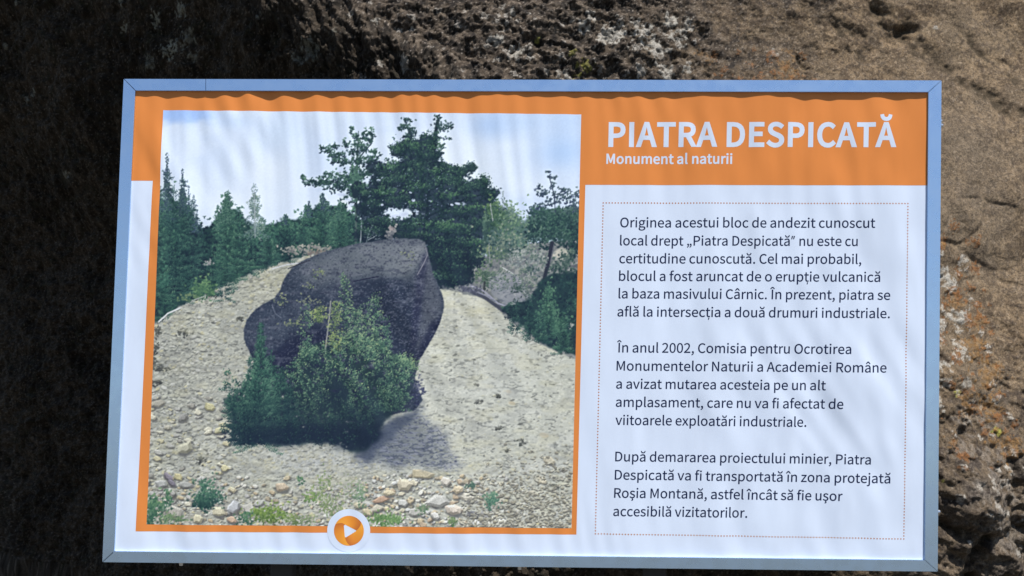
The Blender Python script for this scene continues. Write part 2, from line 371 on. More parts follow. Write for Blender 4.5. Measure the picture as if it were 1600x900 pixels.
    for x, y, rx, ry, n in ((268, 345, 26, 40, 260), (262, 400, 20, 50, 150), (355, 350, 22, 40, 300), (350, 405, 24, 24, 150), (410, 375, 34, 22, 220), (400, 400, 40, 14, 120), (505, 345, 32, 26, 260), (530, 362, 34, 20, 220), (470, 362, 22, 18, 140), (440, 362, 18, 14, 120), (258, 455, 14, 40, 130), (545, 345, 20, 24, 130)):
        P.clump(x, y, rx, ry, n, (34, 56, 64), (52, 88, 80), (86, 124, 98), 2.4)
    for x, y, rx, ry in ((300, 400, 26, 30), (322, 430, 22, 18), (275, 440, 22, 26), (385, 408, 12, 12), (310, 360, 14, 14), (455, 385, 16, 8)):
        P.clump(x, y, rx, ry, int(rx * ry * .28), (22, 36, 52), (28, 46, 58), (40, 66, 68), 2.6)
    def wisp(x, y0, y1, w, n, cols=((52, 66, 92), (64, 86, 100), (84, 108, 108)), size=1.6):    # sparse leader
        for i in range(int(n * 1.8)):
            t = r.random() ** .7; y = y0 + (y1 - y0) * t; xx = x + (r.random() - .5) * 2 * w * (.12 + .88 * t) * (.6 + .4 * math.sin(t * 21))
            P.dab(xx, y, size * (.35 + .6 * r.random()), size * .34, r.random() * 3.14, cols[int(r.random() * 3)], .85)
    def cone(x, y0, y1, w, n, cols):
        for i in range(n):
            t = r.random() ** .6; y = y0 + (y1 - y0) * t; ww = w * t * (.75 + .35 * math.sin(t * 17 + x)); ux = r.normal(0, .5)
            P.clump(x + ww * ux, y, 4 + 5 * t, 3 + 3 * t, 7, *cols, 1.9, .34, .5, .85, tuft=5)
    cA = ((34, 54, 66), (50, 80, 80), (80, 112, 98)); cB = ((38, 64, 66), (60, 96, 84), (94, 130, 104))
    cone(263, 290, 350, 26, 60, cA); cone(286, 296, 350, 20, 45, cA); cone(304, 322, 365, 12, 24, cA); cone(355, 302, 372, 30, 80, cB); cone(505, 306, 345, 22, 40, cA); cone(535, 312, 350, 26, 50, cB); cone(448, 334, 360, 16, 22, cB); cone(480, 320, 350, 18, 26, cB); cone(410, 340, 372, 24, 30, cB)
    cone(261, 262, 345, 22, 46, ((44, 60, 80), (58, 82, 90), (84, 112, 104))); cone(287, 276, 345, 15, 34, ((44, 60, 80), (58, 82, 90), (84, 112, 104))); cone(250, 290, 350, 12, 30, cA); cone(399, 294, 375, 24, 44, ((92, 114, 120), (114, 136, 126), (140, 156, 140)))
    k1 = ((24, 42, 54), (48, 80, 78), (92, 126, 104)); k2 = ((28, 48, 56), (58, 94, 82), (104, 138, 108))
    for a in ((350, 330, 470, 30, 60, k1), (262, 318, 480, 34, 90, k1), (290, 330, 455, 26, 70, k1), (316, 362, 450, 20, 50, k1), (390, 362, 430, 26, 60, k1), (356, 300, 440, 33, 130, k2), (330, 385, 455, 22, 50, k1), (420, 356, 418, 28, 70, k2), (447, 340, 408, 24, 60, k1), (475, 338, 398, 22, 60, k2), (505, 306, 392, 30, 90, k2), (532, 318, 386, 30, 90, k2), (258, 420, 500, 20, 60, k2), (550, 340, 384, 20, 40, k1)):
        P.conifer(*a, .6, 1.5)
    P.conifer(272, 292, 470, 46, 150, k1, .6, 1.5); P.conifer(300, 318, 450, 26, 80, k1, .6, 1.5); P.conifer(250, 300, 480, 30, 80, k2, .6, 1.5); P.conifer(375, 330, 430, 30, 80, k2, .6, 1.5)
    wisp(261, 238, 330, 15, 330); wisp(286, 262, 325, 11, 170); wisp(247, 270, 330, 8, 130); wisp(303, 305, 330, 9, 70); wisp(307, 328, 365, 11, 120); wisp(296, 290, 325, 6, 40)
    wisp(355, 298, 350, 20, 330, ((50, 78, 80), (70, 102, 92), (96, 128, 108))); wisp(340, 320, 360, 12, 110, ((50, 78, 80), (70, 102, 92), (96, 128, 108)))
    wisp(398, 287, 372, 25, 400, ((96, 118, 126), (112, 134, 128), (84, 106, 112)), 1.4); P.line([(398, 300), (399, 372)], .7, (150, 160, 168), .8)
    wisp(446, 335, 352, 8, 50); wisp(505, 302, 330, 13, 120); wisp(482, 314, 340, 12, 100); wisp(530, 310, 345, 16, 150, ((50, 78, 80), (70, 102, 92), (84, 116, 100)))
    P.clump(318, 452, 20, 18, 260, (48, 78, 66), (78, 112, 78), (116, 146, 100), 2.2)
    P.clump(296, 466, 24, 7, 70, (70, 96, 76), (96, 120, 88), (126, 142, 104), 1.8); P.clump(255, 437, 10, 26, 100, (36, 66, 66), (58, 98, 86), (84, 124, 104), 2.2)
    P.line([(248, 503), (262, 490), (282, 481)], 1.3, (206, 208, 212)); P.line([(425, 420), (447, 414), (468, 411), (480, 407)], 1.0, (196, 198, 204)); P.line([(300, 470), (322, 462)], .8, (180, 182, 184), .6)
    P.clump(325, 412, 8, 4, 30, (120, 122, 130), (150, 150, 152), (180, 178, 176), 1.6)
    P.clump(478, 392, 34, 9, 220, (96, 98, 104), (136, 136, 134), (168, 166, 158), 2.0, .5); P.clump(497, 396, 16, 6, 60, (104, 96, 100), (124, 116, 112), (150, 142, 130), 1.8)
    # --- the big pines
    PD, PM, PL = (24, 38, 56), (38, 64, 66), (88, 122, 92)
    def pine(cl, f=1.0):
        base = np.zeros(P.xx.shape); jx = (P.noise(9) - .5) * 13 + (P.noise(2.5, 2.5, 2) - .5) * 9; jy = (P.noise(9) - .5) * 11 + (P.noise(2.5, 2.5, 2) - .5) * 8
        for x, y, rx, ry in cl:
            base = np.maximum(base, 1.25 - ((P.xx + jx - x) / (rx * 1.0)) ** 2 - ((P.yy + jy - y) / (ry * 1.1)) ** 2)
        P.fill(P.blur(np.clip(base * 3, 0, 1), .5), (27, 42, 58), .9)
        for x, y, rx, ry in cl: P.clump(x, y + ry * .2, rx * 1.1, ry * 1.15, int(rx * ry * .16 * f) + 8, (22, 36, 54), (28, 44, 58), (42, 66, 66), 2.6, .38)
        ln = P.noise(46, 38, 2)
        for x, y, rx, ry in cl:
            if ln[int(y - P.Y0), int(x - P.X0)] < .44 and r.random() < .7: continue
            P.clump(x + r.normal(0, 4), y - ry * .35 + r.normal(0, 3), rx * .95, ry * .62, int(rx * ry * .30 * f) + 8, (30, 48, 60), (48, 76, 72), (86, 116, 94), 2.1, .32, 1.0, .8)
    P.line([(559, 225), (557, 300), (556, 385)], 1.8, (74, 92, 92)); P.line([(556, 300), (530, 285), (500, 282)], 1.2, (52, 66, 78)); P.line([(557, 262), (530, 246), (508, 236)], 1, (52, 66, 78)); P.line([(558, 250), (580, 225)], 1, (52, 66, 78)); P.line([(560, 205), (559, 240)], .8, (60, 76, 86))
    for x, y, rx, ry, n in ((504, 232, 5, 3, 20), (513, 236, 9, 6, 50), (525, 229, 7, 6, 40), (528, 243, 14, 6, 90), (540, 225, 6, 6, 36), (550, 204, 3.5, 6, 22), (556, 215, 5, 7, 30), (570, 211, 7, 7, 50), (580, 210, 5, 8, 45), (576, 220, 8, 5, 40), (558, 232, 16, 10, 150), (585, 242, 9, 8, 80), (575, 252, 14, 8, 100), (545, 254, 22, 8, 150), (520, 252, 9, 4, 36),
                            (474, 279, 5, 6, 26), (484, 285, 10, 5, 50), (500, 285, 14, 8, 110), (520, 291, 18, 10, 170), (535, 277, 18, 10, 170), (512, 275, 8, 6, 40), (545, 290, 14, 12, 120), (556, 272, 14, 14, 170), (563, 300, 16, 14, 160), (580, 272, 12, 9, 90), (552, 310, 14, 12, 60)):
        P.clump(x, y, rx, ry, n, (28, 44, 60), (44, 70, 72), (84, 116, 96), 2.0, .42, .8)
    P.clump(556, 285, 13, 24, 260, (52, 82, 78), (70, 102, 90), (98, 132, 108), 1.9); P.clump(585, 300, 22, 24, 260, (34, 56, 64), (48, 78, 76), (80, 112, 96), 2.2)
    pine([(588, 262, 14, 9), (594, 285, 18, 12), (582, 305, 22, 12), (575, 330, 22, 12), (560, 296, 12, 10)], .9)
    P.line([(640, 200), (645, 300), (650, 380)], 3, (34, 46, 60)); P.line([(684, 190), (672, 260), (665, 380)], 3, (30, 42, 58)); P.line([(665, 300), (710, 280), (738, 264)], 1.6, (30, 42, 58)); P.line([(665, 340), (725, 312), (765, 300)], 1.6, (30, 42, 58))
    big = [(640, 230, 22, 12), (668, 225, 14, 16), (625, 238, 13, 8), (655, 245, 26, 14), (675, 248, 14, 14), (640, 262, 24, 12), (690, 265, 12, 10), (660, 275, 30, 14), (610, 268, 18, 12), (600, 285, 16, 10), (625, 285, 26, 12), (655, 300, 32, 14), (690, 285, 24, 14), (700, 268, 16, 8), (718, 272, 12, 6), (735, 264, 8, 4), (712, 285, 14, 8),
           (600, 305, 24, 12), (622, 318, 22, 10), (585, 322, 22, 14), (660, 322, 20, 12), (695, 312, 26, 14), (722, 300, 18, 8), (742, 292, 16, 9), (755, 285, 8, 8), (764, 302, 14, 8), (745, 312, 24, 10), (700, 335, 34, 14), (735, 335, 32, 14), (755, 350, 20, 14), (660, 350, 26, 12), (620, 352, 30, 10), (590, 350, 22, 12), (580, 368, 26, 12), (690, 360, 32, 14), (720, 365, 38, 16), (660, 372, 26, 10), (630, 366, 26, 8),
           (735, 385, 26, 14), (700, 388, 30, 14), (690, 412, 20, 14), (715, 408, 28, 14), (740, 405, 18, 10), (700, 432, 24, 14), (720, 436, 18, 10), (676, 395, 12, 12), (770, 330, 8, 16)]
    pine(big)
    for x, y, rx, ry, n in ((637, 189, 8, 6, 45), (632, 200, 9, 6, 50), (643, 205, 7, 8, 55), (636, 213, 8, 5, 40), (626, 202, 3, 3, 10), (684, 184, 5, 8, 36), (688, 198, 8, 8, 50), (696, 200, 6, 6, 30), (704, 198, 4, 5, 18), (682, 212, 7, 8, 50), (700, 216, 5, 3, 16), (692, 228, 5, 4, 16), (740, 260, 3, 5, 14), (613, 232, 6, 4, 22), (690, 238, 6, 6, 30)):
        P.clump(x, y, rx, ry, n, (30, 46, 62), (48, 72, 76), (80, 108, 94), 1.9, .42, .8)
    for x, y, rx, ry, n in ((640, 226, 16, 6, 60), (676, 228, 12, 8, 60), (618, 232, 10, 4, 30), (610, 262, 14, 5, 40), (700, 262, 14, 4, 40), (755, 284, 6, 6, 30), (690, 270, 16, 8, 70), (700, 305, 20, 6, 60), (600, 300, 20, 6, 60), (745, 325, 22, 5, 50), (700, 352, 22, 7, 110), (670, 352, 12, 5, 40), (740, 378, 16, 5, 40), (655, 320, 16, 6, 50), (708, 402, 22, 6, 60), (700, 425, 16, 5, 40), (645, 292, 16, 6, 50)):
        P.clump(x, y, rx, ry, n, (44, 72, 66), (72, 106, 78), (104, 140, 98), 2.0, .42, .7)
    for x, y, rx, ry in big:                          # tips and shoots that break the outline
        for j in range(3):
            a = r.random() * 6.283; P.spray(x + rx * .9 * math.cos(a), y + ry * 1.0 * math.sin(a), -1.2 + .9 * math.cos(a) * (1 if math.cos(a) < 0 else 1) + r.normal(0, .4), 7, ((26, 42, 58), (44, 70, 70), (84, 114, 94)), 1.3, .1, .8, 3)
        for j in range(1):
            a = x + rx * r.normal(0, .45); b = y - ry * (.1 + .5 * r.random())
            P.clump(a, b, rx * .32, ry * .22, 14, (46, 72, 68), (66, 96, 78), (98, 128, 98), 1.8, .3, .8, .6)
            P.clump(a, b + ry * .7, rx * .4, ry * .25, 12, (20, 32, 50), (26, 40, 55), (34, 54, 62), 2.2, .35, .5, .55)
    for x, y, a, b in ((620, 337, 9, 2.2), (632, 335, 6, 3), (612, 339, 5, 2), (646, 313, 3, 2.5), (641, 301, 3, 1.6), (715, 318, 5, 2), (706, 320, 3, 1.6), (650, 330, 5, 2.4), (597, 320, 2.5, 2), (592, 282, 4, 2.5), (598, 278, 3, 2), (598, 312, 2, 1.4), (633, 318, 2, 1.2), (672, 314, 2.5, 1.2), (545, 312, 6, 2), (534, 304, 10, 2.4), (549, 320, 4, 3), (530, 268, 4, 2), (688, 250, 2, 3)):
        P.dab(x, y, a, b, (r.random() - .5) * .6, (198, 208, 232), .9)
    for i in range(130): P.dab(575 + 130 * r.random(), 255 + 95 * r.random(), .9 + r.random(), .6, r.random() * 3, (178, 192, 218), .55)
    P.fill(P.poly([(560, 372), (600, 358), (700, 372), (740, 390), (735, 440), (690, 452), (660, 378), (620, 373), (575, 381)], 4, 8, 2), (24, 36, 54), .55)
    pine([(700, 400, 24, 8), (715, 420, 26, 9), (700, 438, 26, 8), (690, 378, 22, 7)], .8)
    P.line([(563, 384), (565, 345)], .7, (140, 150, 160)); P.line([(572, 380), (577, 362), (582, 352)], .6, (110, 124, 132), .8); P.line([(575, 375), (588, 368)], .6, (150, 160, 168), .8)
    for i in range(40): P.dab(570 + 25 * r.random(), 360 + 14 * r.random(), 2, .6, .4 - .9 * r.random(), (128, 140, 150), .5)
    kp = ((28, 46, 60), (50, 78, 72), (100, 132, 100)); ln = P.noise(40, 30, 2)
    for i in range(900):                              # needle shoots, thick where a bough catches the light
        x, y, rx, ry = big[int(r.random() * len(big))]; a = x + rx * r.normal(0, .5); b = y + ry * r.normal(-.1, .5)
        k = float(np.clip((ln[int(min(P.H - 1, b - P.Y0)), int(min(P.W - 1, a - P.X0))] - .42) * 3, 0, 1))
        P.spray(a, b, -1.57 + r.normal(0, .8), 5 + 3 * r.random(), kp, 1.15, 0, .25 + .75 * k, 3)
    # --- right hand trees
    rt = [(756, 335), (770, 322), (790, 326), (808, 336), (815, 352), (838, 330), (870, 326), (925, 318), (925, 372), (880, 376), (830, 372), (815, 400), (770, 405), (752, 390)]
    P.fill(P.poly(rt, 6, 8, 1.5), (62, 88, 84), .85); leafy(rt, 2600, (48, 70, 76), (76, 104, 92), (126, 150, 120), 2.2)
    P.clump(796, 345, 22, 28, 300, (70, 98, 86), (100, 128, 100), (136, 158, 124), 2.0); P.clump(772, 340, 16, 26, 180, (40, 66, 62), (70, 100, 76), (110, 136, 92), 2.2)
    P.clump(800, 385, 40, 30, 300, (78, 96, 96), (112, 128, 116), (150, 160, 140), 1.9); P.clump(765, 400, 20, 16, 130, (66, 88, 80), (100, 122, 100), (140, 150, 116), 1.9)
    wisp(786, 298, 330, 8, 70, ((96, 112, 120), (120, 136, 138), (110, 128, 124)), 1.2); wisp(800, 322, 345, 14, 60, ((110, 130, 120), (140, 156, 140), (96, 116, 110)), 1.3)
    P.line([(766, 318), (770, 345)], .7, (170, 176, 178), .9); P.line([(765, 410), (764, 380)], .6, (150, 156, 160), .8)
    for x, y, rx, ry, n in ((857, 270, 4, 4, 16), (862, 278, 8, 4, 26), (842, 292, 5, 5, 26), (850, 300, 8, 6, 40), (864, 290, 5, 8, 26), (870, 305, 9, 6, 44), (884, 300, 7, 6, 40), (846, 304, 9, 5, 30), (862, 316, 14, 6, 60), (885, 312, 12, 8, 70), (878, 296, 4, 4, 12), (900, 306, 7, 9, 50), (898, 322, 9, 10, 60), (845, 322, 14, 7, 60), (832, 330, 10, 8, 60)):
        P.clump(x, y, rx, ry, n, (44, 56, 84), (62, 80, 96), (92, 112, 112), 1.7, .5, .7)
    P.line([(858, 275), (866, 305), (868, 340)], .9, (60, 72, 92)); P.line([(866, 305), (884, 298)], .7, (60, 72, 92))
    for x, y, rx, ry in ((842, 336, 16, 12), (866, 338, 22, 12), (890, 342, 22, 16), (850, 356, 26, 12), (880, 362, 26, 14), (896, 380, 14, 22), (860, 346, 20, 8), (888, 398, 10, 10)):
        P.clump(x, y, rx, ry, int(rx * ry * .5), (30, 50, 62), (46, 74, 74), (74, 106, 92), 2.2, .5, .8)
    for x, y, rx, ry in ((838, 372, 16, 12), (862, 370, 20, 10), (885, 380, 20, 12), (905, 372, 16, 18), (850, 384, 12, 9), (832, 352, 12, 12), (898, 350, 14, 18)):
        P.clump(x, y, rx, ry, int(rx * ry * .6), (26, 44, 58), (42, 68, 70), (74, 104, 92), 2.2, .4, .8)
    P.fill(P.poly([(862, 400), (875, 385), (886, 390), (890, 404), (878, 408), (866, 404)], 2, 6), (206, 200, 188), .8)
    P.clump(886, 400, 13, 9, 90, (40, 58, 66), (60, 84, 82), (110, 126, 112), 2.0); P.clump(868, 412, 16, 7, 70, (60, 74, 82), (96, 108, 108), (150, 156, 150), 1.8)
    P.line([(863, 378), (858, 405), (850, 438)], 3.4, (44, 50, 66)); P.line([(866, 382), (860, 410)], 1.2, (96, 100, 112), .6)
    P.clump(820, 405, 34, 22, 330, (92, 104, 112), (140, 148, 148), (178, 180, 176), 1.9, .5); P.clump(836, 412, 18, 22, 150, (60, 78, 84), (84, 102, 100), (130, 142, 130), 2.0); P.clump(880, 420, 24, 14, 220, (34, 50, 62), (56, 80, 78), (110, 126, 118), 2.1)
    slab = [(762, 440), (775, 428), (800, 426), (815, 436), (822, 455), (830, 470), (815, 480), (790, 476), (770, 462)]
    P.fill(P.poly(slab, 2, 6), (132, 136, 146)); P.fill(P.poly(slab, 2, 6) * np.clip((P.noise(16, 7) - .45) * 4, 0, 1), (156, 158, 164), .7)
    P.clump(758, 432, 13, 16, 170, (52, 72, 70), (80, 104, 86), (126, 142, 110), 2.0); P.line([(757, 440), (756, 458)], 1.8, (60, 66, 72)); P.clump(810, 452, 10, 10, 80, (40, 54, 64), (56, 76, 76), (90, 110, 96), 1.9); P.line([(800, 480), (804, 466)], .9, (58, 70, 74))
    P.line([(734, 446), (752, 452), (766, 463), (778, 474), (794, 479)], 1.3, (160, 160, 178)); P.line([(720, 448), (756, 464), (790, 488)], 3.2, (70, 74, 90), .85); P.line([(735, 452), (760, 462), (775, 472)], 1, (142, 144, 166), .8); P.line([(785, 418), (797, 425), (803, 430)], 1.1, (196, 198, 200))
    P.clump(735, 452, 16, 6, 80, (60, 64, 82), (86, 90, 108), (120, 122, 134), 2)
    rb = [(783, 482), (800, 472), (828, 468), (842, 440), (862, 428), (925, 425), (925, 560), (894, 552), (870, 550), (836, 528), (806, 502)]
    P.fill(P.poly(rb, 4, 7, 1.2), (36, 58, 66)); leafy(rb, 1700, (26, 42, 58), (44, 72, 74), (76, 110, 94), 2.6)
    P.clump(857, 470, 13, 30, 240, (50, 82, 76), (72, 108, 88), (98, 132, 104), 2.0, .35, .5, ang=1.57); P.clump(857, 490, 18, 12, 130, (50, 82, 76), (72, 108, 88), (98, 132, 104), 2.0); P.clump(878, 508, 14, 18, 180, (46, 78, 72), (72, 108, 88), (100, 136, 108), 2.1); P.clump(805, 488, 16, 10, 130, (24, 38, 54), (30, 48, 60), (50, 76, 76), 2.2); P.clump(885, 540, 14, 10, 100, (26, 44, 56), (38, 62, 66), (60, 90, 82), 2.2)
    P.clump(893, 509, 5, 5, 20, (120, 128, 130), (150, 156, 152), (176, 178, 172), 1.6); P.clump(820, 456, 12, 14, 60, (74, 88, 92), (96, 108, 108), (120, 130, 124), 1.8)
    P.conifer(805, 470, 520, 16, 40, k1, .5); P.conifer(830, 462, 530, 18, 60, k1, .5); P.conifer(857, 446, 530, 20, 110, k2, .7); P.conifer(880, 490, 552, 18, 80, k2, .6); P.conifer(893, 440, 520, 16, 50, k1, .6); P.conifer(845, 490, 535, 16, 40, k1, .5)
    for i in range(60):
        P.spray(755 + 75 * r.random(), 425 + 30 * r.random(), -1.2 + r.normal(0, .5), 9, ((60, 80, 80), (96, 116, 104), (140, 152, 128)), 1.2, .1, .9, 2)
    for i in range(60): P.dab(765 + 60 * r.random(), 432 + 44 * r.random(), 2 + 3 * r.random(), 1, r.normal(0, .4), (98, 104, 116) if r.random() < .6 else (172, 174, 176), .6)
    # --- boulder
    bo = [(455, 420), (470, 409), (500, 396), (530, 387), (560, 381), (600, 375), (630, 372.5), (655, 373.5), (664, 378), (667, 390), (671, 405), (677, 430), (687, 450), (693, 468), (693.5, 480), (690, 497), (681, 518), (668, 541), (655, 563), (648, 590), (660, 625), (650, 640), (560, 660), (470, 640), (420, 600), (395, 560), (383, 535), (381, 515), (386, 500), (397, 486), (412, 475), (430, 465), (438, 452), (444, 436)]
    bm = P.poly(bo, 1.0, 7, .7)
    P.clump(611, 365, 7, 10, 130, (74, 80, 92), (122, 124, 130), (166, 164, 164), 1.7, .7); P.dab(612, 357, 5, 3.5, .2, (156, 144, 146), .7)
    P.fill(bm, (50, 60, 79))
    top = [(470, 425), (490, 402), (530, 387), (600, 375), (655, 373), (664, 378), (667, 392), (655, 420), (640, 438), (612, 440), (590, 434), (555, 440), (520, 436), (490, 446)]
    P.fill(bm * np.clip((470 - P.yy) / 110, 0, 1), (78, 86, 100), .8)
    P.fill(bm * P.poly(top, 9, 18, 8), (100, 107, 117), .92)
    P.fill(bm * P.poly([(560, 384), (655, 374), (666, 382), (660, 402), (640, 425), (610, 432), (600, 410), (560, 400)], 5, 12, 5), (114, 120, 130), .85)
    P.fill(bm * P.poly([(626, 400), (662, 380), (664, 396), (645, 420), (628, 424)], 3, 8, 3), (128, 133, 140), .65)
    P.fill(bm * P.poly([(552, 438), (600, 434), (640, 440), (650, 470), (648, 520), (640, 570), (600, 560), (570, 500), (548, 460)], 5, 12, 5), (40, 50, 70), .9)
    P.fill(bm * P.poly([(664, 385), (671, 410), (678, 432), (693, 470), (688, 500), (670, 535), (650, 565), (652, 520), (660, 470), (655, 430)], 3, 10, 4), (84, 90, 104), .9)
    P.fill(bm * P.poly([(652, 430), (662, 395), (668, 400), (664, 440), (658, 480), (650, 540), (640, 560), (645, 480)], 2, 8, 3), (40, 44, 72), .7)
    P.fill(bm * P.poly([(693, 492), (672, 505), (658, 535), (640, 575), (655, 575), (690, 520)], 2, 8, 3), (30, 36, 62), .85)
    P.fill(bm * P.poly([(380, 520), (400, 500), (450, 480), (480, 470), (470, 500), (440, 535), (420, 560), (390, 560)], 5, 12, 6), (70, 79, 97), .6)
    P.fill(bm * P.poly([(383, 540), (420, 555), (450, 530), (500, 510), (560, 560), (560, 640), (420, 610)], 5, 12, 6), (32, 38, 64), .85)
    fn = P.noise(14, 6, 4); P.fill(bm * np.clip((fn - .54) * 5, 0, 1), (104, 108, 124), .45); P.fill(bm * np.clip((.44 - P.noise(12, 5, 4)) * 6, 0, 1), (36, 42, 64), .4)
    P.fill(bm * np.clip((P.noise(2.4, 2, 2) - .60) * 6, 0, 1), (126, 130, 144), .4); P.fill(bm * np.clip((.38 - P.noise(2.4, 2, 2)) * 6, 0, 1), (32, 38, 58), .5)
    P.line([(450, 420), (480, 408), (485, 407)], .8, (50, 52, 66), .8); P.line([(552, 440), (580, 434), (592, 432)], 1, (34, 38, 62), .7); P.line([(425, 476), (430, 490), (440, 497)], .7, (110, 116, 134), .6)
    P.line([(665, 386), (668, 398), (662, 412), (652, 430)], 1.0, (126, 126, 140), .6)
    for x, y, rx, ry, n in ((440, 470, 14, 10, 26), (497, 425, 16, 5, 26), (480, 446, 8, 5, 14), (460, 505, 22, 6, 30), (480, 470, 16, 9, 40), (640, 400, 16, 14, 20)):
        P.clump(x, y, rx, ry, n, (100, 108, 104), (124, 132, 110), (150, 156, 126), 1.2, .6)
    for i in range(260): P.dab(600 + 60 * r.random(), 440 + 120 * r.random(), .6 + .7 * r.random(), .6, 0, (104, 108, 132), .7)
    # --- thicket in front of it
    bu = [(407, 530), (420, 565), (440, 585), (462, 560), (480, 545), (500, 540), (525, 535), (560, 520), (590, 530), (606, 548), (630, 566), (648, 580), (640, 600), (640, 622), (618, 645), (600, 662), (592, 684), (572, 704), (540, 700), (500, 692), (450, 694), (405, 692), (376, 684), (362, 655), (352, 625), (372, 612), (380, 590), (392, 560)]
    bx = P.poly(bu, 8, 11, 2.2) * np.clip((P.noise(10, 8, 3) - .30) * 5 + np.clip((P.yy - 600) / 50, 0, 1), 0, 1)
    P.fill(bx, (40, 59, 67), .92)
    kc = ((24, 42, 55), (50, 86, 79), (98, 136, 108)); kl = ((38, 60, 64), (84, 116, 94), (150, 172, 126)); kd = ((32, 52, 61), (68, 102, 88), (122, 152, 116)); ky = ((60, 80, 62), (112, 134, 90), (168, 178, 118))
    P.line([(517, 470), (513, 510), (508, 550)], 1.2, (140, 142, 144), .9); P.line([(515, 500), (532, 522)], .7, (90, 104, 104), .8); P.line([(560, 560), (556, 520), (560, 480)], .8, (96, 104, 104), .7)
    # leafy saplings behind, light and open, rising over the rock face
    for cx, y0, y1, w, n, kk in ((538, 424, 540, 20, 70, kl), (524, 468, 550, 22, 50, ky), (556, 476, 548, 26, 70, kl), (587, 456, 548, 20, 70, kl), (603, 492, 556, 15, 40, kd), (500, 480, 500, 22, 24, ky), (478, 466, 560, 14, 36, kl), (572, 470, 540, 14, 36, kl), (480, 525, 560, 16, 40, kd)):
        for i in range(n):
            t = r.random() ** .8; y = y0 + (y1 - y0) * t; sd = 1 if r.random() < .5 else -1
            P.spray(cx + r.normal(0, 2), y + 5, -1.57 + sd * (.35 + .75 * r.random()), 5 + w * (.25 + .6 * t) * r.random(), kk, 1.3, .15, 1.0, 2)
    for x, y in ((462, 505), (466, 500), (455, 508), (500, 425), (492, 430), (484, 447), (440, 470)):
        for i in range(4): P.spray(x, y, -.6 + r.normal(0, 1.2), 7, ky, 1.1, .2, .9, 1)
    # the broad bush: twigs fanning from its heart, dark hollows left between
    holl = [(530, 608, 15, 22), (575, 572, 10, 8), (550, 668, 34, 12), (490, 676, 40, 10), (628, 604, 12, 6), (636, 628, 14, 9), (596, 664, 12, 10), (520, 546, 10, 7), (483, 560, 9, 7), (588, 624, 8, 7), (450, 610, 8, 14), (505, 640, 14, 8)]
    for i in range(900):
        q = r.random(); x = 452 + 196 * r.random(); y = 535 + 130 * r.random()
        if not inside(x, y, bu): continue
        if any(((x - h[0]) / h[2]) ** 2 + ((y - h[1]) / h[3]) ** 2 < 1 for h in holl) and r.random() < .85: continue
        low = max(0, (y - 605) / 60); kk = kl if r.random() < .5 - .3 * low else kd
        P.spray(x, y + 4, -1.57 + (x - 550) / 110 * .9 + r.normal(0, .55), 6 + 9 * r.random(), kk, 1.3, .12, 1.0 - .45 * low, 2)
    for i in range(46):
        t = r.random(); P.spray(612 + 30 * t, 560 + 14 * t + r.normal(0, 3), -.25 + r.normal(0, .3), 12 + 8 * r.random(), kl, 1.3, .2, .95, 2)
    for i in range(60): P.spray(585 + 45 * r.random(), 590 + 55 * r.random(), -.5 + r.normal(0, .5), 11, kd, 1.3, .2, .95, 2)
    # young conifers at its left
    for c in ((440, 575, 690, 30, 170, kc, .8, 1.7, -.04), (424, 550, 680, 28, 170, kc, .9, 1.7, .02), (392, 556, 660, 26, 170, kc, .7, 1.7, .05), (408, 508, 640, 26, 300, kc, 1.0, 1.8, .10), (372, 600, 690, 26, 150, kc, .5, 1.7, -.02), (402, 585, 692, 44, 240, kc, .7, 1.8, .04), (362, 608, 650, 18, 90, kc, .5, 1.7, .10), (454, 600, 690, 24, 110, kc, .7, 1.6, -.10), (385, 640, 694, 28, 110, kc, .4, 1.7, -.10)):
        P.conifer(*c)
    for i in range(70):                               # odd shoots out of the side
        x = 352 + 40 * r.random(); P.spray(x + (0 if i % 2 else 60), 690 - 110 * r.random(), math.pi + .5 + r.normal(0, .4) if i % 3 else -1.3 + r.normal(0, .4), 9, kc, 1.5, .2, .9, 3)
    grad = np.clip((P.yy - 585) / 95, 0, 1) ** 1.4 * .6
    for cx, cy, rx, ry, al in ((522, 618, 26, 26, .55), (560, 655, 46, 24, .5), (450, 640, 30, 26, .45), (590, 590, 16, 10, .35), (490, 575, 14, 12, .35), (395, 668, 34, 18, .4)):
        grad = np.maximum(grad, al * np.exp(-(((P.xx - cx) / rx) ** 2 + ((P.yy - cy) / ry) ** 2)))
    bush = P.blur(np.clip((P.poly(bu, 8, 11, 1) + P.poly([(340, 600), (470, 560), (470, 696), (345, 696)], 0, 5, 1)), 0, 1), 2) * np.clip((150 - P.C[..., 0]) / 40, 0, 1)
    P.fill(bush * grad * np.clip(.7 + .6 * P.noise(18, 14, 2), 0, 1), (25, 37, 60), 1)
    P.fill(P.poly([(372, 684), (400, 668), (440, 664), (520, 662), (560, 664), (592, 656), (598, 676), (572, 705), (540, 701), (500, 691), (440, 694), (395, 692)], 9, 12, 5), (24, 36, 57), .62)
    for i in range(220): P.spray(370 + 220 * r.random(), 696 - 44 * r.random(), -1.57 + r.normal(0, .7), 6, ((24, 38, 54), (38, 62, 68), (70, 102, 90)), 1.2, 0, .85, 2)
    P.clump(655, 615, 9, 22, 90, (34, 40, 66), (58, 64, 92), (92, 96, 120), 2)
    # --- plants at the foot
    G = ((44, 76, 66), (70, 106, 80), (110, 142, 100))
    P.clump(323, 774, 21, 23, 520, (34, 62, 66), (62, 98, 82), (96, 132, 104), 2.2); P.clump(322, 788, 18, 9, 90, (26, 48, 56), (38, 66, 66), (60, 92, 80), 2.2)
    P.clump(240, 797, 17, 22, 330, *G); P.clump(262, 780, 8, 14, 60, *G); P.clump(268, 812, 22, 10, 150, (72, 96, 74), (104, 130, 92), (140, 158, 116), 1.9)
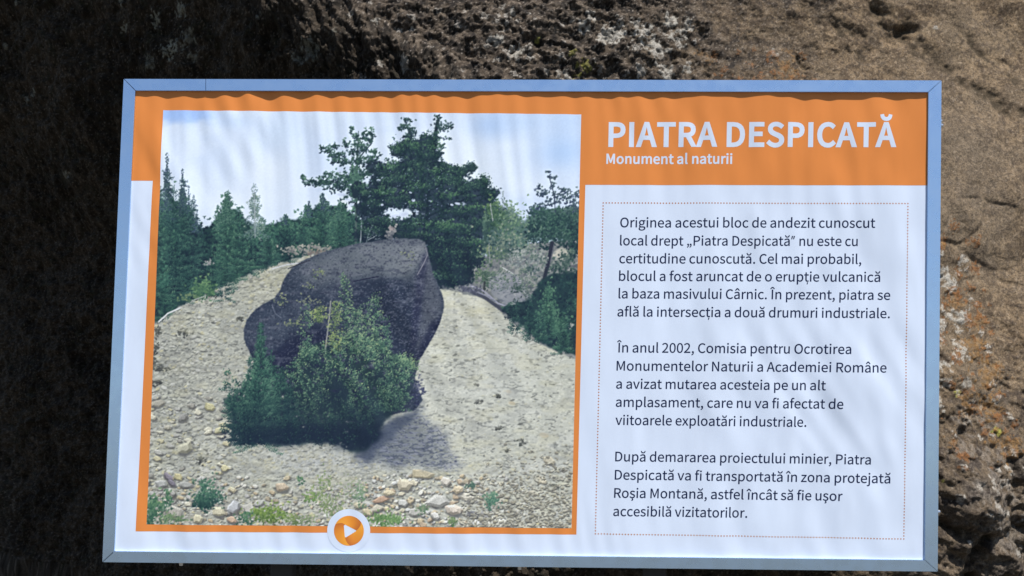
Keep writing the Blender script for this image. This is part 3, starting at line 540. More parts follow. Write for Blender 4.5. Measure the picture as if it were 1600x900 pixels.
    P.clump(420, 804, 28, 16, 480, (66, 90, 48), (104, 130, 66), (146, 164, 92), 1.9); P.clump(385, 810, 14, 12, 120, *G, 1.8); P.clump(455, 812, 14, 8, 90, (84, 104, 66), (116, 136, 84), (150, 164, 112), 1.7)
    P.clump(505, 770, 12, 34, 230, (92, 112, 82), (128, 146, 98), (164, 174, 128), 1.7, .35, .2, ang=1.57); P.clump(485, 775, 12, 12, 100, (84, 112, 68), (116, 142, 84), (150, 168, 112), 1.7); P.clump(525, 790, 12, 24, 130, (92, 112, 82), (124, 142, 98), (158, 170, 126), 1.7, .35, .2, ang=1.57); P.clump(470, 752, 5, 10, 30, *G, 1.7)
    P.clump(562, 772, 13, 20, 130, (88, 114, 92), (120, 144, 112), (150, 168, 130), 1.7); P.clump(600, 812, 28, 12, 380, (70, 104, 62), (104, 138, 82), (142, 166, 112), 2.0, .35, .4, ang=1.57); P.clump(660, 796, 9, 7, 70, (80, 108, 84), (112, 136, 104), (150, 160, 130), 1.7); P.clump(708, 815, 7, 7, 60, (84, 112, 76), (116, 140, 96), (150, 162, 124), 1.7)
    P.clump(767, 782, 11, 13, 190, (62, 98, 86), (92, 128, 106), (130, 158, 128), 1.9); P.clump(736, 758, 8, 6, 70, (60, 84, 80), (86, 112, 98), (116, 138, 116), 1.7); P.clump(476, 812, 20, 7, 90, (88, 108, 78), (120, 138, 98), (150, 160, 124), 1.6); P.clump(540, 760, 14, 26, 60, (120, 134, 110), (140, 152, 120), (160, 168, 138), 1.4, .35, .2, ang=1.57)
    gr = np.clip((P.C[..., 1] - np.maximum(P.C[..., 0], P.C[..., 2])) / 30, 0, 1)[..., None] * np.array([0., 0., 1.])
    P.C += gr * 7
    g = P.r.normal(0, 1.5, P.C.shape[:2]); P.C += P.blur(g, .7)[..., None] * 1.8
    return np.clip((P.blur(P.C, .40) * 1.35 - P.blur(P.C, 2.2) * .35) / 255, 0, 1)
# ---- outlines of the letters, 1/10000 em: advance|contour|... each contour a run of (left handle, point, right handle)
GLYPHS = {
    ' ': '784|',
    ',': '973|237 -602 263 -665 578 -532 774 -270 774 67 774 301 672 441 504 441 375 441 263 357 263 217 263 77 371 -7 497 -7 510 -6 523 -5 536 -4 532 -214 403 -382 186 -476 211 -539',
    '.': '973|357 -46 487 -46 613 -46 718 53 718 196 718 343 613 441 487 441 357 441 256 343 256 196 256 53',
    '0': '1943|483 -46 973 -46 1460 -46 1772 396 1772 1292 1772 2181 1460 2612 973 2612 483 2612 175 2181 175 1292 175 396|1264 214 973 214 683 214 483 539 483 1292 483 2041 683 2360 973 2360 1264 2360 1464 2041 1464 1292 1464 539',
    '2': '1943|154 63 154 0 692 0 1230 0 1768 0 1768 92 1768 184 1768 277 1531 277 1294 277 1057 277 928 277 770 263 637 252 1239 823 1646 1345 1646 1859 1646 2314 1355 2612 896 2612 571 2612 347 2465 140 2237 202 2177 264 2116 326 2055 469 2227 648 2353 858 2353 1176 2353 1331 2139 1331 1845 1331 1404 959 893 154 189 154 126',
    'A': '2128|303 856 14 0 123 0 231 0 340 0 423 261 505 523 588 784 901 784 1214 784 1527 784 1608 523 1690 261 1772 0 1886 0 2000 0 2115 0 1824 856 1534 1711 1243 2567 1123 2567 1003 2567 882 2567 593 1711|928 1040 669 1040 711 1172 753 1304 795 1436 886 1726 970 2003 1050 2304 1055 2304 1060 2304 1064 2304 1148 2006 1229 1726 1324 1436 1364 1304 1405 1172 1446 1040 1187 1040',
    'C': '2234|679 -46 1320 -46 1653 -46 1905 88 2108 322 2048 391 1989 460 1929 529 1765 347 1579 238 1334 238 844 238 536 644 536 1292 536 1933 861 2328 1345 2328 1565 2328 1733 2230 1870 2087 1928 2157 1986 2227 2045 2297 1898 2461 1653 2612 1341 2612 690 2612 203 2111 203 1282 203 448',
    'D': '2409|354 856 354 0 572 0 790 0 1008 0 1782 0 2202 480 2202 1292 2202 2111 1782 2567 994 2567 781 2567 567 2567 354 2567 354 1711|773 266 676 266 676 945 676 1625 676 2304 773 2304 870 2304 966 2304 1572 2304 1870 1943 1870 1292 1870 644 1572 266 966 266 870 266',
    'E': '2062|354 856 354 0 859 0 1364 0 1870 0 1870 92 1870 184 1870 277 1472 277 1074 277 676 277 676 588 676 900 676 1211 1000 1211 1325 1211 1649 1211 1649 1304 1649 1396 1649 1488 1325 1488 1000 1488 676 1488 676 1757 676 2025 676 2293 1061 2293 1446 2293 1831 2293 1831 2384 1831 2475 1831 2567 1339 2567 846 2567 354 2567 354 1711',
    'I': '1026|354 856 354 0 461 0 568 0 676 0 676 856 676 1711 676 2567 568 2567 461 2567 354 2567 354 1711',
    'M': '2843|354 856 354 0 451 0 547 0 644 0 644 474 644 948 644 1422 644 1642 623 1954 602 2178 607 2178 612 2178 616 2178 685 1983 754 1788 823 1593 985 1148 1147 704 1310 259 1382 259 1454 259 1527 259 1688 704 1849 1148 2010 1593 2079 1788 2148 1983 2216 2178 2221 2178 2226 2178 2230 2178 2213 1954 2188 1642 2188 1422 2188 948 2188 474 2188 0 2289 0 2389 0 2489 0 2489 856 2489 1711 2489 2567 2360 2567 2230 2567 2101 2567 1937 2109 1774 1651 1611 1194 1551 1019 1499 837 1432 658 1427 658 1423 658 1418 658 1355 837 1299 1019 1232 1194 1069 1651 906 2109 742 2567 613 2567 483 2567 354 2567 354 1711',
    'N': '2531|354 856 354 0 455 0 557 0 658 0 658 449 658 899 658 1348 658 1618 634 1891 620 2150 624 2150 629 2150 634 2150 726 1974 818 1797 910 1621 1222 1081 1534 540 1845 0 1956 0 2067 0 2178 0 2178 856 2178 1711 2178 2567 2075 2567 1972 2567 1870 2567 1870 2122 1870 1677 1870 1232 1870 966 1894 676 1915 420 1909 420 1904 420 1898 420 1806 596 1713 773 1621 949 1308 1488 996 2027 683 2567 573 2567 463 2567 354 2567 354 1711',
    'O': '2598|655 -46 1299 -46 1943 -46 2395 469 2395 1292 2395 2115 1943 2612 1299 2612 655 2612 203 2115 203 1292 203 469|1761 238 1299 238 837 238 536 651 536 1292 536 1933 837 2328 1299 2328 1761 2328 2062 1933 2062 1292 2062 651',
    'P': '2216|354 856 354 0 461 0 568 0 676 0 676 341 676 682 676 1022 817 1022 958 1022 1099 1022 1663 1022 2045 1271 2045 1814 2045 2374 1660 2567 1085 2567 842 2567 598 2567 354 2567 354 1711|803 1285 676 1285 676 1625 676 1964 676 2304 798 2304 921 2304 1043 2304 1495 2304 1723 2188 1723 1814 1723 1446 1509 1285 1057 1285 930 1285',
    'R': '2223|819 1348 676 1348 676 1667 676 1985 676 2304 819 2304 963 2304 1106 2304 1509 2304 1730 2185 1730 1849 1730 1513 1509 1348 1106 1348 963 1348|1553 363 1761 0 1883 0 2004 0 2125 0 1908 375 1691 749 1474 1124 1821 1208 2052 1446 2052 1849 2052 2381 1677 2567 1155 2567 888 2567 621 2567 354 2567 354 1711 354 856 354 0 461 0 568 0 676 0 676 363 676 726 676 1089 830 1089 984 1089 1138 1089 1346 726',
    'S': '2086|700 -46 1064 -46 1600 -46 1936 277 1936 683 1936 1064 1705 1239 1408 1369 1286 1422 1165 1474 1043 1527 844 1611 616 1705 616 1957 616 2185 805 2328 1096 2328 1334 2328 1523 2237 1681 2090 1737 2159 1793 2228 1849 2297 1670 2482 1401 2612 1096 2612 630 2612 287 2328 287 1933 287 1558 571 1376 809 1275 931 1221 1054 1167 1176 1113 1422 1005 1607 921 1607 655 1607 406 1408 238 1068 238 802 238 543 364 361 557 296 482 232 407 168 333 389 102',
    'T': '2097|886 764 886 0 994 0 1103 0 1211 0 1211 764 1211 1529 1211 2293 1471 2293 1730 2293 1989 2293 1989 2384 1989 2475 1989 2567 1362 2567 735 2567 109 2567 109 2475 109 2384 109 2293 368 2293 627 2293 886 2293 886 1529',
    'a': '1971|441 -46 760 -46 994 -46 1208 77 1390 228 1394 228 1397 228 1401 228 1410 152 1419 76 1429 0 1516 0 1604 0 1691 0 1691 390 1691 780 1691 1169 1691 1642 1499 1950 1033 1950 725 1950 459 1814 287 1702 328 1628 369 1555 410 1481 560 1583 760 1684 980 1684 1292 1684 1373 1450 1373 1204 564 1113 207 907 207 494 207 151|1033 214 851 214 662 214 515 298 515 515 515 760 732 917 1373 991 1373 815 1373 638 1373 462 1187 298',
    'b': '2164|984 -46 1159 -46 1593 -46 1985 329 1985 980 1985 1569 1719 1950 1229 1950 1015 1950 805 1831 630 1684 635 1797 640 1911 644 2024 644 2278 644 2533 644 2787 537 2787 430 2787 322 2787 322 1858 322 929 322 0 407 0 493 0 578 0 587 65 596 131 606 196 610 196 615 196 620 196 784 46|1422 224 1106 224 980 224 809 273 644 420 644 754 644 1088 644 1422 823 1590 991 1681 1148 1681 1513 1681 1653 1401 1653 977 1653 508',
    'c': '1785|567 -46 1071 -46 1299 -46 1516 46 1688 193 1641 265 1594 337 1548 410 1429 305 1275 221 1099 221 749 221 511 511 511 949 511 1387 763 1681 1110 1681 1257 1681 1380 1614 1488 1516 1542 1586 1595 1656 1649 1726 1516 1845 1345 1950 1096 1950 606 1950 182 1583 182 949 182 319',
    'd': '2171|494 -46 970 -46 1197 -46 1401 77 1548 224 1551 224 1555 224 1558 224 1567 149 1577 75 1586 0 1674 0 1761 0 1849 0 1849 929 1849 1858 1849 2787 1741 2787 1634 2787 1527 2787 1527 2543 1527 2299 1527 2055 1532 1947 1538 1838 1544 1730 1376 1866 1232 1950 1008 1950 574 1950 186 1565 186 949 186 315|1215 224 1040 224 707 224 515 494 515 952 515 1387 760 1681 1064 1681 1222 1681 1369 1625 1527 1481 1527 1148 1527 816 1527 483 1369 308',
    'e': '1939|585 -46 1092 -46 1348 -46 1551 39 1716 147 1678 218 1641 289 1604 361 1460 266 1313 210 1127 210 767 210 518 469 497 875 924 875 1352 875 1779 875 1786 924 1793 987 1793 1057 1793 1600 1520 1950 1033 1950 599 1950 182 1569 182 949 182 322|833 1103 494 1103 532 1481 770 1695 1040 1695 1338 1695 1513 1488 1513 1103 1173 1103',
    'f': '1138|116 1723 116 1642 202 1642 288 1642 375 1642 375 1095 375 547 375 0 481 0 587 0 693 0 693 547 693 1095 693 1642 827 1642 962 1642 1096 1642 1096 1729 1096 1815 1096 1901 962 1901 827 1901 693 1901 693 2002 693 2102 693 2202 693 2447 781 2577 963 2577 1029 2577 1106 2560 1176 2525 1200 2607 1223 2690 1246 2773 1159 2808 1047 2833 928 2833 550 2833 375 2591 375 2206 375 2104 375 2003 375 1901 288 1895 202 1890 116 1884 116 1803',
    'g': '1974|501 -875 963 -875 1551 -875 1926 -571 1926 -217 1926 98 1702 235 1264 235 1139 235 1014 235 889 235 634 235 557 322 557 441 557 546 609 609 679 669 763 627 868 602 959 602 1352 602 1656 858 1656 1264 1656 1429 1593 1569 1502 1656 1632 1656 1761 1656 1891 1656 1891 1738 1891 1820 1891 1901 1670 1901 1450 1901 1229 1901 1162 1929 1068 1950 959 1950 578 1950 249 1688 249 1271 249 1043 371 858 497 760 497 755 497 750 497 746 396 676 287 550 287 392 287 242 361 140 459 81 459 75 459 69 459 63 280 -46 179 -203 179 -368 179 -693|1180 819 959 819 742 819 557 994 557 1271 557 1551 739 1716 959 1716 1187 1716 1366 1551 1366 1271 1366 994|1376 -655 1008 -655 662 -655 459 -525 459 -322 459 -214 515 -98 651 0 735 -21 826 -28 896 -28 1006 -28 1116 -28 1225 -28 1478 -28 1611 -91 1611 -270 1611 -466',
    'i': '963|322 634 322 0 430 0 537 0 644 0 644 634 644 1268 644 1901 537 1901 430 1901 322 1901 322 1268|357 2293 483 2293 609 2293 697 2377 697 2507 697 2630 609 2714 483 2714 357 2714 273 2630 273 2507 273 2377',
    'j': '963|11 -847 123 -847 501 -847 644 -606 644 -217 644 489 644 1195 644 1901 538 1901 432 1901 326 1901 326 1195 326 489 326 -217 326 -448 280 -592 91 -592 25 -592 -42 -574 -91 -557 -112 -637 -133 -718 -154 -798 -88 -826|357 2293 483 2293 606 2293 697 2377 697 2507 697 2630 606 2714 483 2714 357 2714 270 2630 270 2507 270 2377',
    'l': '994|420 -46 658 -46 746 -46 798 -32 844 -18 829 64 813 146 798 228 763 221 749 221 732 221 683 221 644 259 644 357 644 1167 644 1977 644 2787 537 2787 430 2787 322 2787 322 1984 322 1181 322 378 322 109',
    'm': '3242|322 634 322 0 430 0 537 0 644 0 644 460 644 920 644 1380 816 1576 977 1670 1120 1670 1362 1670 1474 1520 1474 1162 1474 775 1474 387 1474 0 1580 0 1687 0 1793 0 1793 460 1793 920 1793 1380 1971 1576 2125 1670 2272 1670 2514 1670 2626 1520 2626 1162 2626 775 2626 387 2626 0 2732 0 2838 0 2945 0 2945 401 2945 803 2945 1204 2945 1688 2759 1950 2370 1950 2136 1950 1940 1800 1740 1586 1663 1810 1509 1950 1215 1950 987 1950 791 1807 623 1625 621 1625 619 1625 616 1625 606 1717 595 1809 585 1901 497 1901 410 1901 322 1901 322 1268',
    'n': '2135|322 634 322 0 430 0 537 0 644 0 644 460 644 920 644 1380 833 1572 966 1670 1162 1670 1415 1670 1523 1520 1523 1162 1523 775 1523 387 1523 0 1629 0 1736 0 1842 0 1842 401 1842 803 1842 1204 1842 1688 1660 1950 1261 1950 1001 1950 802 1807 623 1625 621 1625 619 1625 616 1625 606 1717 595 1809 585 1901 497 1901 410 1901 322 1901 322 1268',
    'o': '2121|595 -46 1061 -46 1527 -46 1940 319 1940 949 1940 1583 1527 1950 1061 1950 595 1950 182 1583 182 949 182 319|1390 221 1061 221 732 221 511 511 511 949 511 1387 732 1681 1061 1681 1390 1681 1614 1387 1614 949 1614 511',
    'p': '2171|322 99 322 -802 430 -802 537 -802 644 -802 644 -587 644 -372 644 -158 641 -47 637 64 634 175 805 32 987 -46 1159 -46 1593 -46 1985 329 1985 980 1985 1569 1719 1950 1229 1950 1008 1950 795 1824 623 1681 621 1681 619 1681 616 1681 606 1754 595 1828 585 1901 497 1901 410 1901 322 1901 322 1000|1422 224 1106 224 980 224 812 273 644 420 644 754 644 1088 644 1422 826 1590 991 1681 1148 1681 1513 1681 1653 1401 1653 977 1653 508',
    'r': '1358|322 634 322 0 430 0 537 0 644 0 644 407 644 815 644 1222 770 1544 963 1663 1120 1663 1201 1663 1243 1653 1306 1632 1326 1724 1346 1816 1366 1908 1306 1940 1246 1950 1162 1950 952 1950 756 1796 623 1555 621 1555 619 1555 616 1555 606 1670 595 1786 585 1901 497 1901 410 1901 322 1901 322 1268',
    's': '1638|550 -46 819 -46 1268 -46 1509 210 1509 518 1509 879 1208 992 931 1096 718 1176 522 1246 522 1425 522 1576 634 1702 875 1702 1043 1702 1176 1628 1306 1534 1357 1600 1409 1667 1460 1733 1317 1852 1106 1950 872 1950 455 1950 217 1712 217 1411 217 1085 504 959 770 861 980 784 1204 693 1204 501 1204 336 1082 203 830 203 602 203 434 294 266 431 215 359 163 288 112 217 291 67',
    't': '1320|515 -46 917 -46 1036 -46 1162 -11 1271 25 1250 105 1229 186 1208 266 1145 238 1061 214 991 214 770 214 697 347 697 578 697 933 697 1287 697 1642 870 1642 1042 1642 1215 1642 1215 1729 1215 1815 1215 1901 1042 1901 870 1901 697 1901 697 2080 697 2258 697 2437 608 2437 519 2437 431 2437 419 2258 407 2080 396 1901 295 1895 195 1890 95 1884 95 1803 95 1723 95 1642 189 1642 284 1642 378 1642 378 1291 378 940 378 588 378 207',
    'u': '2125|476 -46 879 -46 1138 -46 1327 91 1506 298 1509 298 1513 298 1516 298 1524 198 1532 99 1541 0 1629 0 1718 0 1807 0 1807 634 1807 1268 1807 1901 1701 1901 1594 1901 1488 1901 1488 1452 1488 1003 1488 553 1306 329 1169 231 973 231 721 231 616 382 616 735 616 1124 616 1513 616 1901 509 1901 401 1901 294 1901 294 1500 294 1098 294 697 294 210',
    'v': '1824|503 634 732 0 857 0 982 0 1106 0 1331 634 1555 1268 1779 1901 1674 1901 1569 1901 1464 1901 1343 1541 1223 1180 1103 819 1047 634 984 441 928 259 922 259 916 259 910 259 854 441 795 634 735 819 616 1180 497 1541 378 1901 267 1901 156 1901 46 1901 274 1268',
    'x': '1743|261 330 53 0 165 0 277 0 389 0 474 148 559 296 644 445 711 560 770 676 837 784 843 784 849 784 854 784 928 676 998 560 1061 445 1154 296 1248 148 1341 0 1458 0 1574 0 1691 0 1482 320 1273 640 1064 959 1257 1273 1450 1587 1642 1901 1531 1901 1420 1901 1310 1901 1231 1762 1153 1623 1075 1485 1015 1376 963 1275 907 1166 901 1166 895 1166 889 1166 826 1275 760 1376 704 1485 619 1623 533 1762 448 1901 333 1901 217 1901 102 1901 294 1598 487 1294 679 991 470 661',
    'z': '1663|123 57 123 0 602 0 1082 0 1562 0 1562 86 1562 173 1562 259 1216 259 871 259 525 259 860 749 1195 1239 1530 1730 1530 1787 1530 1844 1530 1901 1097 1901 664 1901 231 1901 231 1815 231 1729 231 1642 529 1642 826 1642 1124 1642 790 1152 456 662 123 172 123 114',
    'Î': '1026|354 856 354 0 461 0 568 0 676 0 676 856 676 1711 676 2567 568 2567 461 2567 354 2567 354 1711|32 2770 77 2735 221 2856 364 2977 508 3099 514 3099 519 3099 525 3099 668 2977 810 2856 952 2735 1000 2770 1048 2805 1096 2840 958 2987 820 3134 683 3281 571 3281 459 3281 347 3281 211 3134 76 2987 -60 2840 -14 2805',
    'â': '1971|441 -46 760 -46 994 -46 1208 77 1390 228 1394 228 1397 228 1401 228 1410 152 1419 76 1429 0 1516 0 1604 0 1691 0 1691 390 1691 780 1691 1169 1691 1642 1499 1950 1033 1950 725 1950 459 1814 287 1702 328 1628 369 1555 410 1481 560 1583 760 1684 980 1684 1292 1684 1373 1450 1373 1204 564 1113 207 907 207 494 207 151|1033 214 851 214 662 214 515 298 515 515 515 760 732 917 1373 991 1373 815 1373 638 1373 462 1187 298|589 2532 441 2349 487 2307 532 2265 578 2223 732 2370 886 2518 1040 2665 1045 2665 1049 2665 1054 2665 1208 2518 1362 2370 1516 2223 1560 2265 1605 2307 1649 2349 1501 2532 1353 2714 1204 2896 1098 2896 992 2896 886 2896 738 2714',
    'î': '963|322 634 322 0 430 0 537 0 644 0 644 634 644 1268 644 1901 537 1901 430 1901 322 1901 322 1268|26 2532 -123 2349 -77 2307 -32 2265 14 2223 168 2370 322 2518 476 2665 481 2665 486 2665 490 2665 644 2518 798 2370 952 2223 998 2265 1043 2307 1089 2349 941 2532 792 2714 644 2896 537 2896 430 2896 322 2896 174 2714',
    'Ă': '2128|697 2759 1061 2759 1422 2759 1600 2990 1628 3263 1564 3275 1500 3287 1436 3298 1404 3113 1285 2966 1061 2966 837 2966 714 3113 683 3298 619 3287 554 3275 490 3263 522 2990|303 856 14 0 123 0 231 0 340 0 423 261 505 523 588 784 901 784 1214 784 1527 784 1608 523 1690 261 1772 0 1886 0 2000 0 2115 0 1824 856 1534 1711 1243 2567 1123 2567 1003 2567 882 2567 593 1711|928 1040 669 1040 711 1172 753 1304 795 1436 886 1726 970 2003 1050 2304 1055 2304 1060 2304 1064 2304 1148 2006 1229 1726 1324 1436 1364 1304 1405 1172 1446 1040 1187 1040',
    'ă': '1971|441 -46 760 -46 994 -46 1208 77 1390 228 1394 228 1397 228 1401 228 1410 152 1419 76 1429 0 1516 0 1604 0 1691 0 1691 390 1691 780 1691 1169 1691 1642 1499 1950 1033 1950 725 1950 459 1814 287 1702 328 1628 369 1555 410 1481 560 1583 760 1684 980 1684 1292 1684 1373 1450 1373 1204 564 1113 207 907 207 494 207 151|1033 214 851 214 662 214 515 298 515 515 515 760 732 917 1373 991 1373 815 1373 638 1373 462 1187 298|627 2234 1047 2234 1467 2234 1635 2535 1656 2826 1590 2836 1523 2847 1457 2857 1425 2654 1303 2451 1047 2451 791 2451 665 2654 637 2857 570 2847 502 2836 434 2826 455 2535',
    '„': '1659|306 -517 336 -567 606 -410 753 -186 753 126 753 350 662 476 508 476 385 476 301 399 301 263 301 137 399 67 508 67 518 68 529 69 539 70 536 -154 438 -287 245 -417 275 -467|992 -517 1022 -567 1292 -410 1439 -186 1439 126 1439 350 1348 476 1194 476 1075 476 987 399 987 263 987 137 1085 67 1194 67 1206 68 1217 69 1229 70 1225 -154 1127 -287 931 -417 962 -467',
}
# ---------------------------------------------------------------- ground
m_ground, t_, b_ = mat("stony soil", (.07, .06, .035), .95)
n_ = t_.nodes.new("ShaderNodeTexNoise"); n_.inputs["Scale"].default_value = 3.0; n_.inputs["Detail"].default_value = 8
r_ = t_.nodes.new("ShaderNodeValToRGB"); r_.color_ramp.elements[0].color = (.060, .056, .048, 1); r_.color_ramp.elements[1].color = (.17, .16, .145, 1)
r_.color_ramp.elements[0].position = .35; r_.color_ramp.elements[1].position = .65
t_.links.new(n_.outputs[0], r_.inputs[0]); t_.links.new(r_.outputs[0], b_.inputs["Base Color"])
gx = np.concatenate([-np.geomspace(900, 6, 14), np.linspace(-5.5, 5.5, 90), np.geomspace(6, 900, 14)])
GX, GY = np.meshgrid(gx, gx); gz = .05 * fbm(GX * .7, GY * .7, 4, 71) * (np.hypot(GX, GY) < 40)
tag(mesh_obj("ground", np.stack([GX, GY, gz], -1).reshape(-1, 3), grid_faces(len(gx), len(gx)), m_ground, smooth=True), kind="structure")

# ---------------------------------------------------------------- the boulder
def ray_at(px, py, y):                              # point of the rock seen at a place of the layout, at depth y behind the board
    d = cam_mat @ np.array([(px - 800) / F_PX, (450 - py) / F_PX, -1.0]); t = (y - cam_pos[1]) / d[1]
    p = cam_pos + d * t; return p[0], p[2] - ZC
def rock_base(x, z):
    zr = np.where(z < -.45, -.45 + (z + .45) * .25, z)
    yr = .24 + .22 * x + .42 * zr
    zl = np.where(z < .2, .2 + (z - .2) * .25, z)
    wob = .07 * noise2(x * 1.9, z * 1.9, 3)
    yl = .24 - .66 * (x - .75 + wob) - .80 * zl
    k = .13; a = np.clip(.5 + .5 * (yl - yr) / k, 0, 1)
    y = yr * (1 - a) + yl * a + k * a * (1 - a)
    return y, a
fx = np.arange(-1.98, 1.62, .0031); fz = np.arange(-.90, 1.14, .0031)
xs = np.concatenate([np.linspace(-3.3, -2.62, 20), np.arange(-2.58, -1.985, .0065), fx, np.linspace(1.66, 3.2, 38)])
zs = np.concatenate([np.linspace(-1.75, -.94, 20), fz, np.linspace(1.18, 2.3, 28)])
X, Z = np.meshgrid(xs, zs)
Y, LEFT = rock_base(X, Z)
rim_x = np.maximum(0, (np.abs(X) - 1.9) / 1.4) ** 2.5; rim_z = np.maximum(0, (Z - 1.15) / 1.15) ** 2.5
# distance-true surface coordinate for the noises (the left face runs away from the view)
U = X * (1 + .20 * LEFT) + np.sign(X) * 1.3 * rim_x; V = Z * (1 + .14 * LEFT) + 1.3 * rim_z
big = fbm(U * 2.2, V * 2.2, 4, 11)
d1, d2, cv = cells(U * 5.5 + .35 * noise2(U * 6, V * 6, 20), V * 7.5 + .35 * noise2(U * 6, V * 6, 21), 5)
chunk = sstep(.0, .16, d2 - d1)                     # 0 in the joints between blocks
low_right = sstep(.05, -.40, Z) * sstep(.75, .95, X)
tex = fbm(U * 30, V * 30, 4, 31)
e1, e2, ev = cells(U * 88 + .6 * noise2(U * 70, V * 70, 40), V * 88 + .6 * noise2(U * 70, V * 70, 41), 6)
grain = (.5 - e1)
f1, f2, fv = cells(U * 165, V * 165, 7)
fine = (.5 - f1)
px_, py_ = None, None
grit_c = sstep(.75, .25, np.abs(X + .10)) * sstep(.2, .45, Z)           # the crusted middle at the top
rough = .55 + 1.25 * grit_c + .8 * low_right + .9 * LEFT
smooth_r = sstep(.85, 1.05, X) * sstep(.0, .2, Z)
rough = rough * (1 - .45 * smooth_r)
mid_ = fbm(U * 11, V * 11, 3, 33) * (1 + .6 * LEFT)
disp = .045 * big + .009 * rough * mid_ + .010 * rough * tex + .0062 * rough * grain + .0035 * rough * fine
disp += low_right * (.030 * fbm(U * 7.5, V * 7.5, 3, 35) + .006 * (chunk - 1)) + .006 * (chunk - 1) * (1 - low_right) * sstep(.1, .5, noise2(U * 2.3, V * 2.3, 51))
pit = np.zeros_like(X)
JX = .018 * noise2(X * 11, Z * 11, 61) + .010 * noise2(X * 34, Z * 34, 63) + .005 * noise2(X * 90, Z * 90, 65)
JZ = .018 * noise2(X * 11, Z * 11, 62) + .010 * noise2(X * 34, Z * 34, 64) + .005 * noise2(X * 90, Z * 90, 66)
JW = .75 + .55 * fbm(X * 16, Z * 16, 3, 67)
def groove(pts, w, dep):
    """a seam or hole weathered into the rock along a run of points"""
    global disp, pit
    q = [ray_at(a, b, dp) for a, b, dp in pts]; best = np.full(X.shape, 9.0)
    for (xa, za), (xb, zb) in zip(q[:-1], q[1:]):
        L2 = (xb - xa) ** 2 + (zb - za) ** 2 + 1e-9
        t = np.clip(((X + JX - xa) * (xb - xa) + (Z + JZ - za) * (zb - za)) / L2, 0, 1)
        best = np.minimum(best, np.hypot(X + JX - xa - t * (xb - xa), Z + JZ - za - t * (zb - za)))
    g = sstep(1.5, .0, best / w) * np.clip(JW - .15, 0, 1.3); disp -= dep * g; pit = np.maximum(pit, g)
DR = .62                                             # depth of the right face near the top
groove([(1400, -25, .66), (1432, 12, .66), (1455, 5, .66)], .034, .040)
groove([(1325, 8, .64), (1360, 24, .64), (1400, 36, .64)], .030, .014)
groove([(1440, 28, .66), (1490, 62, .66), (1530, 92, .64), (1600, 132, .62), (1660, 160, .6)], .032, .017)
groove([(1378, 60, .6), (1386, 68, .6)], .02, .012)
groove([(1280, 60, .55), (1292, 70, .55)], .018, .022)
groove([(1070, 68, .5), (1064, 80, .5)], .014, .025)
groove([(1096, 14, .5), (1112, 18, .5)], .014, .02)
groove([(1468, 412, .42), (1484, 436, .42)], .020, .045)
groove([(1466, 650, .28), (1492, 664, .28)], .026, .06)
groove([(1536, 672, .28), (1532, 684, .28)], .016, .03)
groove([(1465, 822, .2), (1505, 834, .2), (1530, 846, .2), (1560, 850, .2)], .014, .035)
groove([(1545, 878, .18), (1530, 900, .18), (1545, 930, .18)], .024, .06)
groove([(1575, 730, .26), (1600, 760, .26), (1590, 830, .26), (1620, 880, .26)], .030, .05)
groove([(1470, 245, .5), (1478, 262, .5)], .016, .03)
groove([(1548, 12, .64), (1600, 60, .64), (1650, 90, .64)], .02, .008)
for a, b, dp, r, s in ((1508, 745, .26, .085, .055), (1530, 790, .26, .07, .03), (1490, 560, .34, .08, .03), (1540, 620, .3, .08, .03), (990, 60, .5, .12, .03), (1540, 220, .5, .22, .03), (760, 60, .4, .16, .03)):
    qx, qz = ray_at(a, b, dp); disp += s * np.exp(-((X - qx) ** 2 + (Z - qz) ** 2) / r ** 2)
# the whole block rounds off towards its rims
rim = rim_x + rim_z
Y = Y - disp + 1.3 * rim
far = (np.abs(X) < .95) & (Z > -1.8) & (Z < .62)     # nothing of it reaches the board
Y = np.where(far, np.maximum(Y, .105 + .004 * grain), Y)
# stone colour: crusts, lichens, weathering, and shade painted into the left face
shp = X.shape
def C3(c): return np.array(c, float)
col = np.zeros(shp + (3,)) + C3((.150, .120, .088))
def lay(m, c, a=1.0):
    global col
    col += (C3(c) - col) * (np.clip(m, 0, 1) * a)[..., None]
w1 = fbm(U * 3.1, V * 3.1, 5, 81); w2 = fbm(U * 9, V * 9, 5, 82); w3 = fbm(U * 34, V * 34, 4, 83); w4 = fbm(U * 80, V * 80, 3, 84)
lay(sstep(-.1, .7, w1 + .35 * w2), (.205, .165, .118), .8)
lay(sstep(.0, .7, w2 + .4 * w3), (.105, .086, .066), .7)
lay(sstep(.15, .7, w3 + .6 * w4), (.060, .048, .040), .8)
lay(sstep(.25, .75, w2 * .8 + .6 * w3), (.085, .068, .052), .7)
lay(sstep(.3, .6, fbm(U * 120, V * 120, 2, 88)), (.05, .04, .034), .6)
lay(sstep(.25, .8, -w3 + .5 * w4), (.235, .19, .14), .55)
lay(sstep(.05, .6, fbm(U * 20, V * 20, 4, 89) + .5 * w4), (.088, .070, .054), .75)
lay(sstep(.35, .65, fbm(U * 60, V * 60, 3, 90)), (.045, .036, .030), .7)
lay(sstep(.0, .6, fbm(U * 7, V * 7, 4, 101)), (.120, .101, .080), .6)
lay(sstep(.42, .6, fbm(U * 95, V * 95, 2, 102)), (.30, .26, .21), .45)
lay(sstep(.42, .62, fbm(U * 110, V * 110, 2, 103)), (.035, .029, .025), .6)
gx_, gz_ = ray_at(1560, 270, .5)
lay(np.exp(-((X - gx_) / .14) ** 2 - ((Z - gz_) / .30) ** 2) + .5 * sstep(.2, .7, w1), (.125, .112, .098), .55)
col *= np.array([1.10, .97, .80])
crust = sstep(.55, -.35, X - .35 * Z - .25 + .30 * w2)                  # dark lichen crust of the middle; on the left its colour also deepens the shade
lay(crust, (.040, .032, .026), .86)
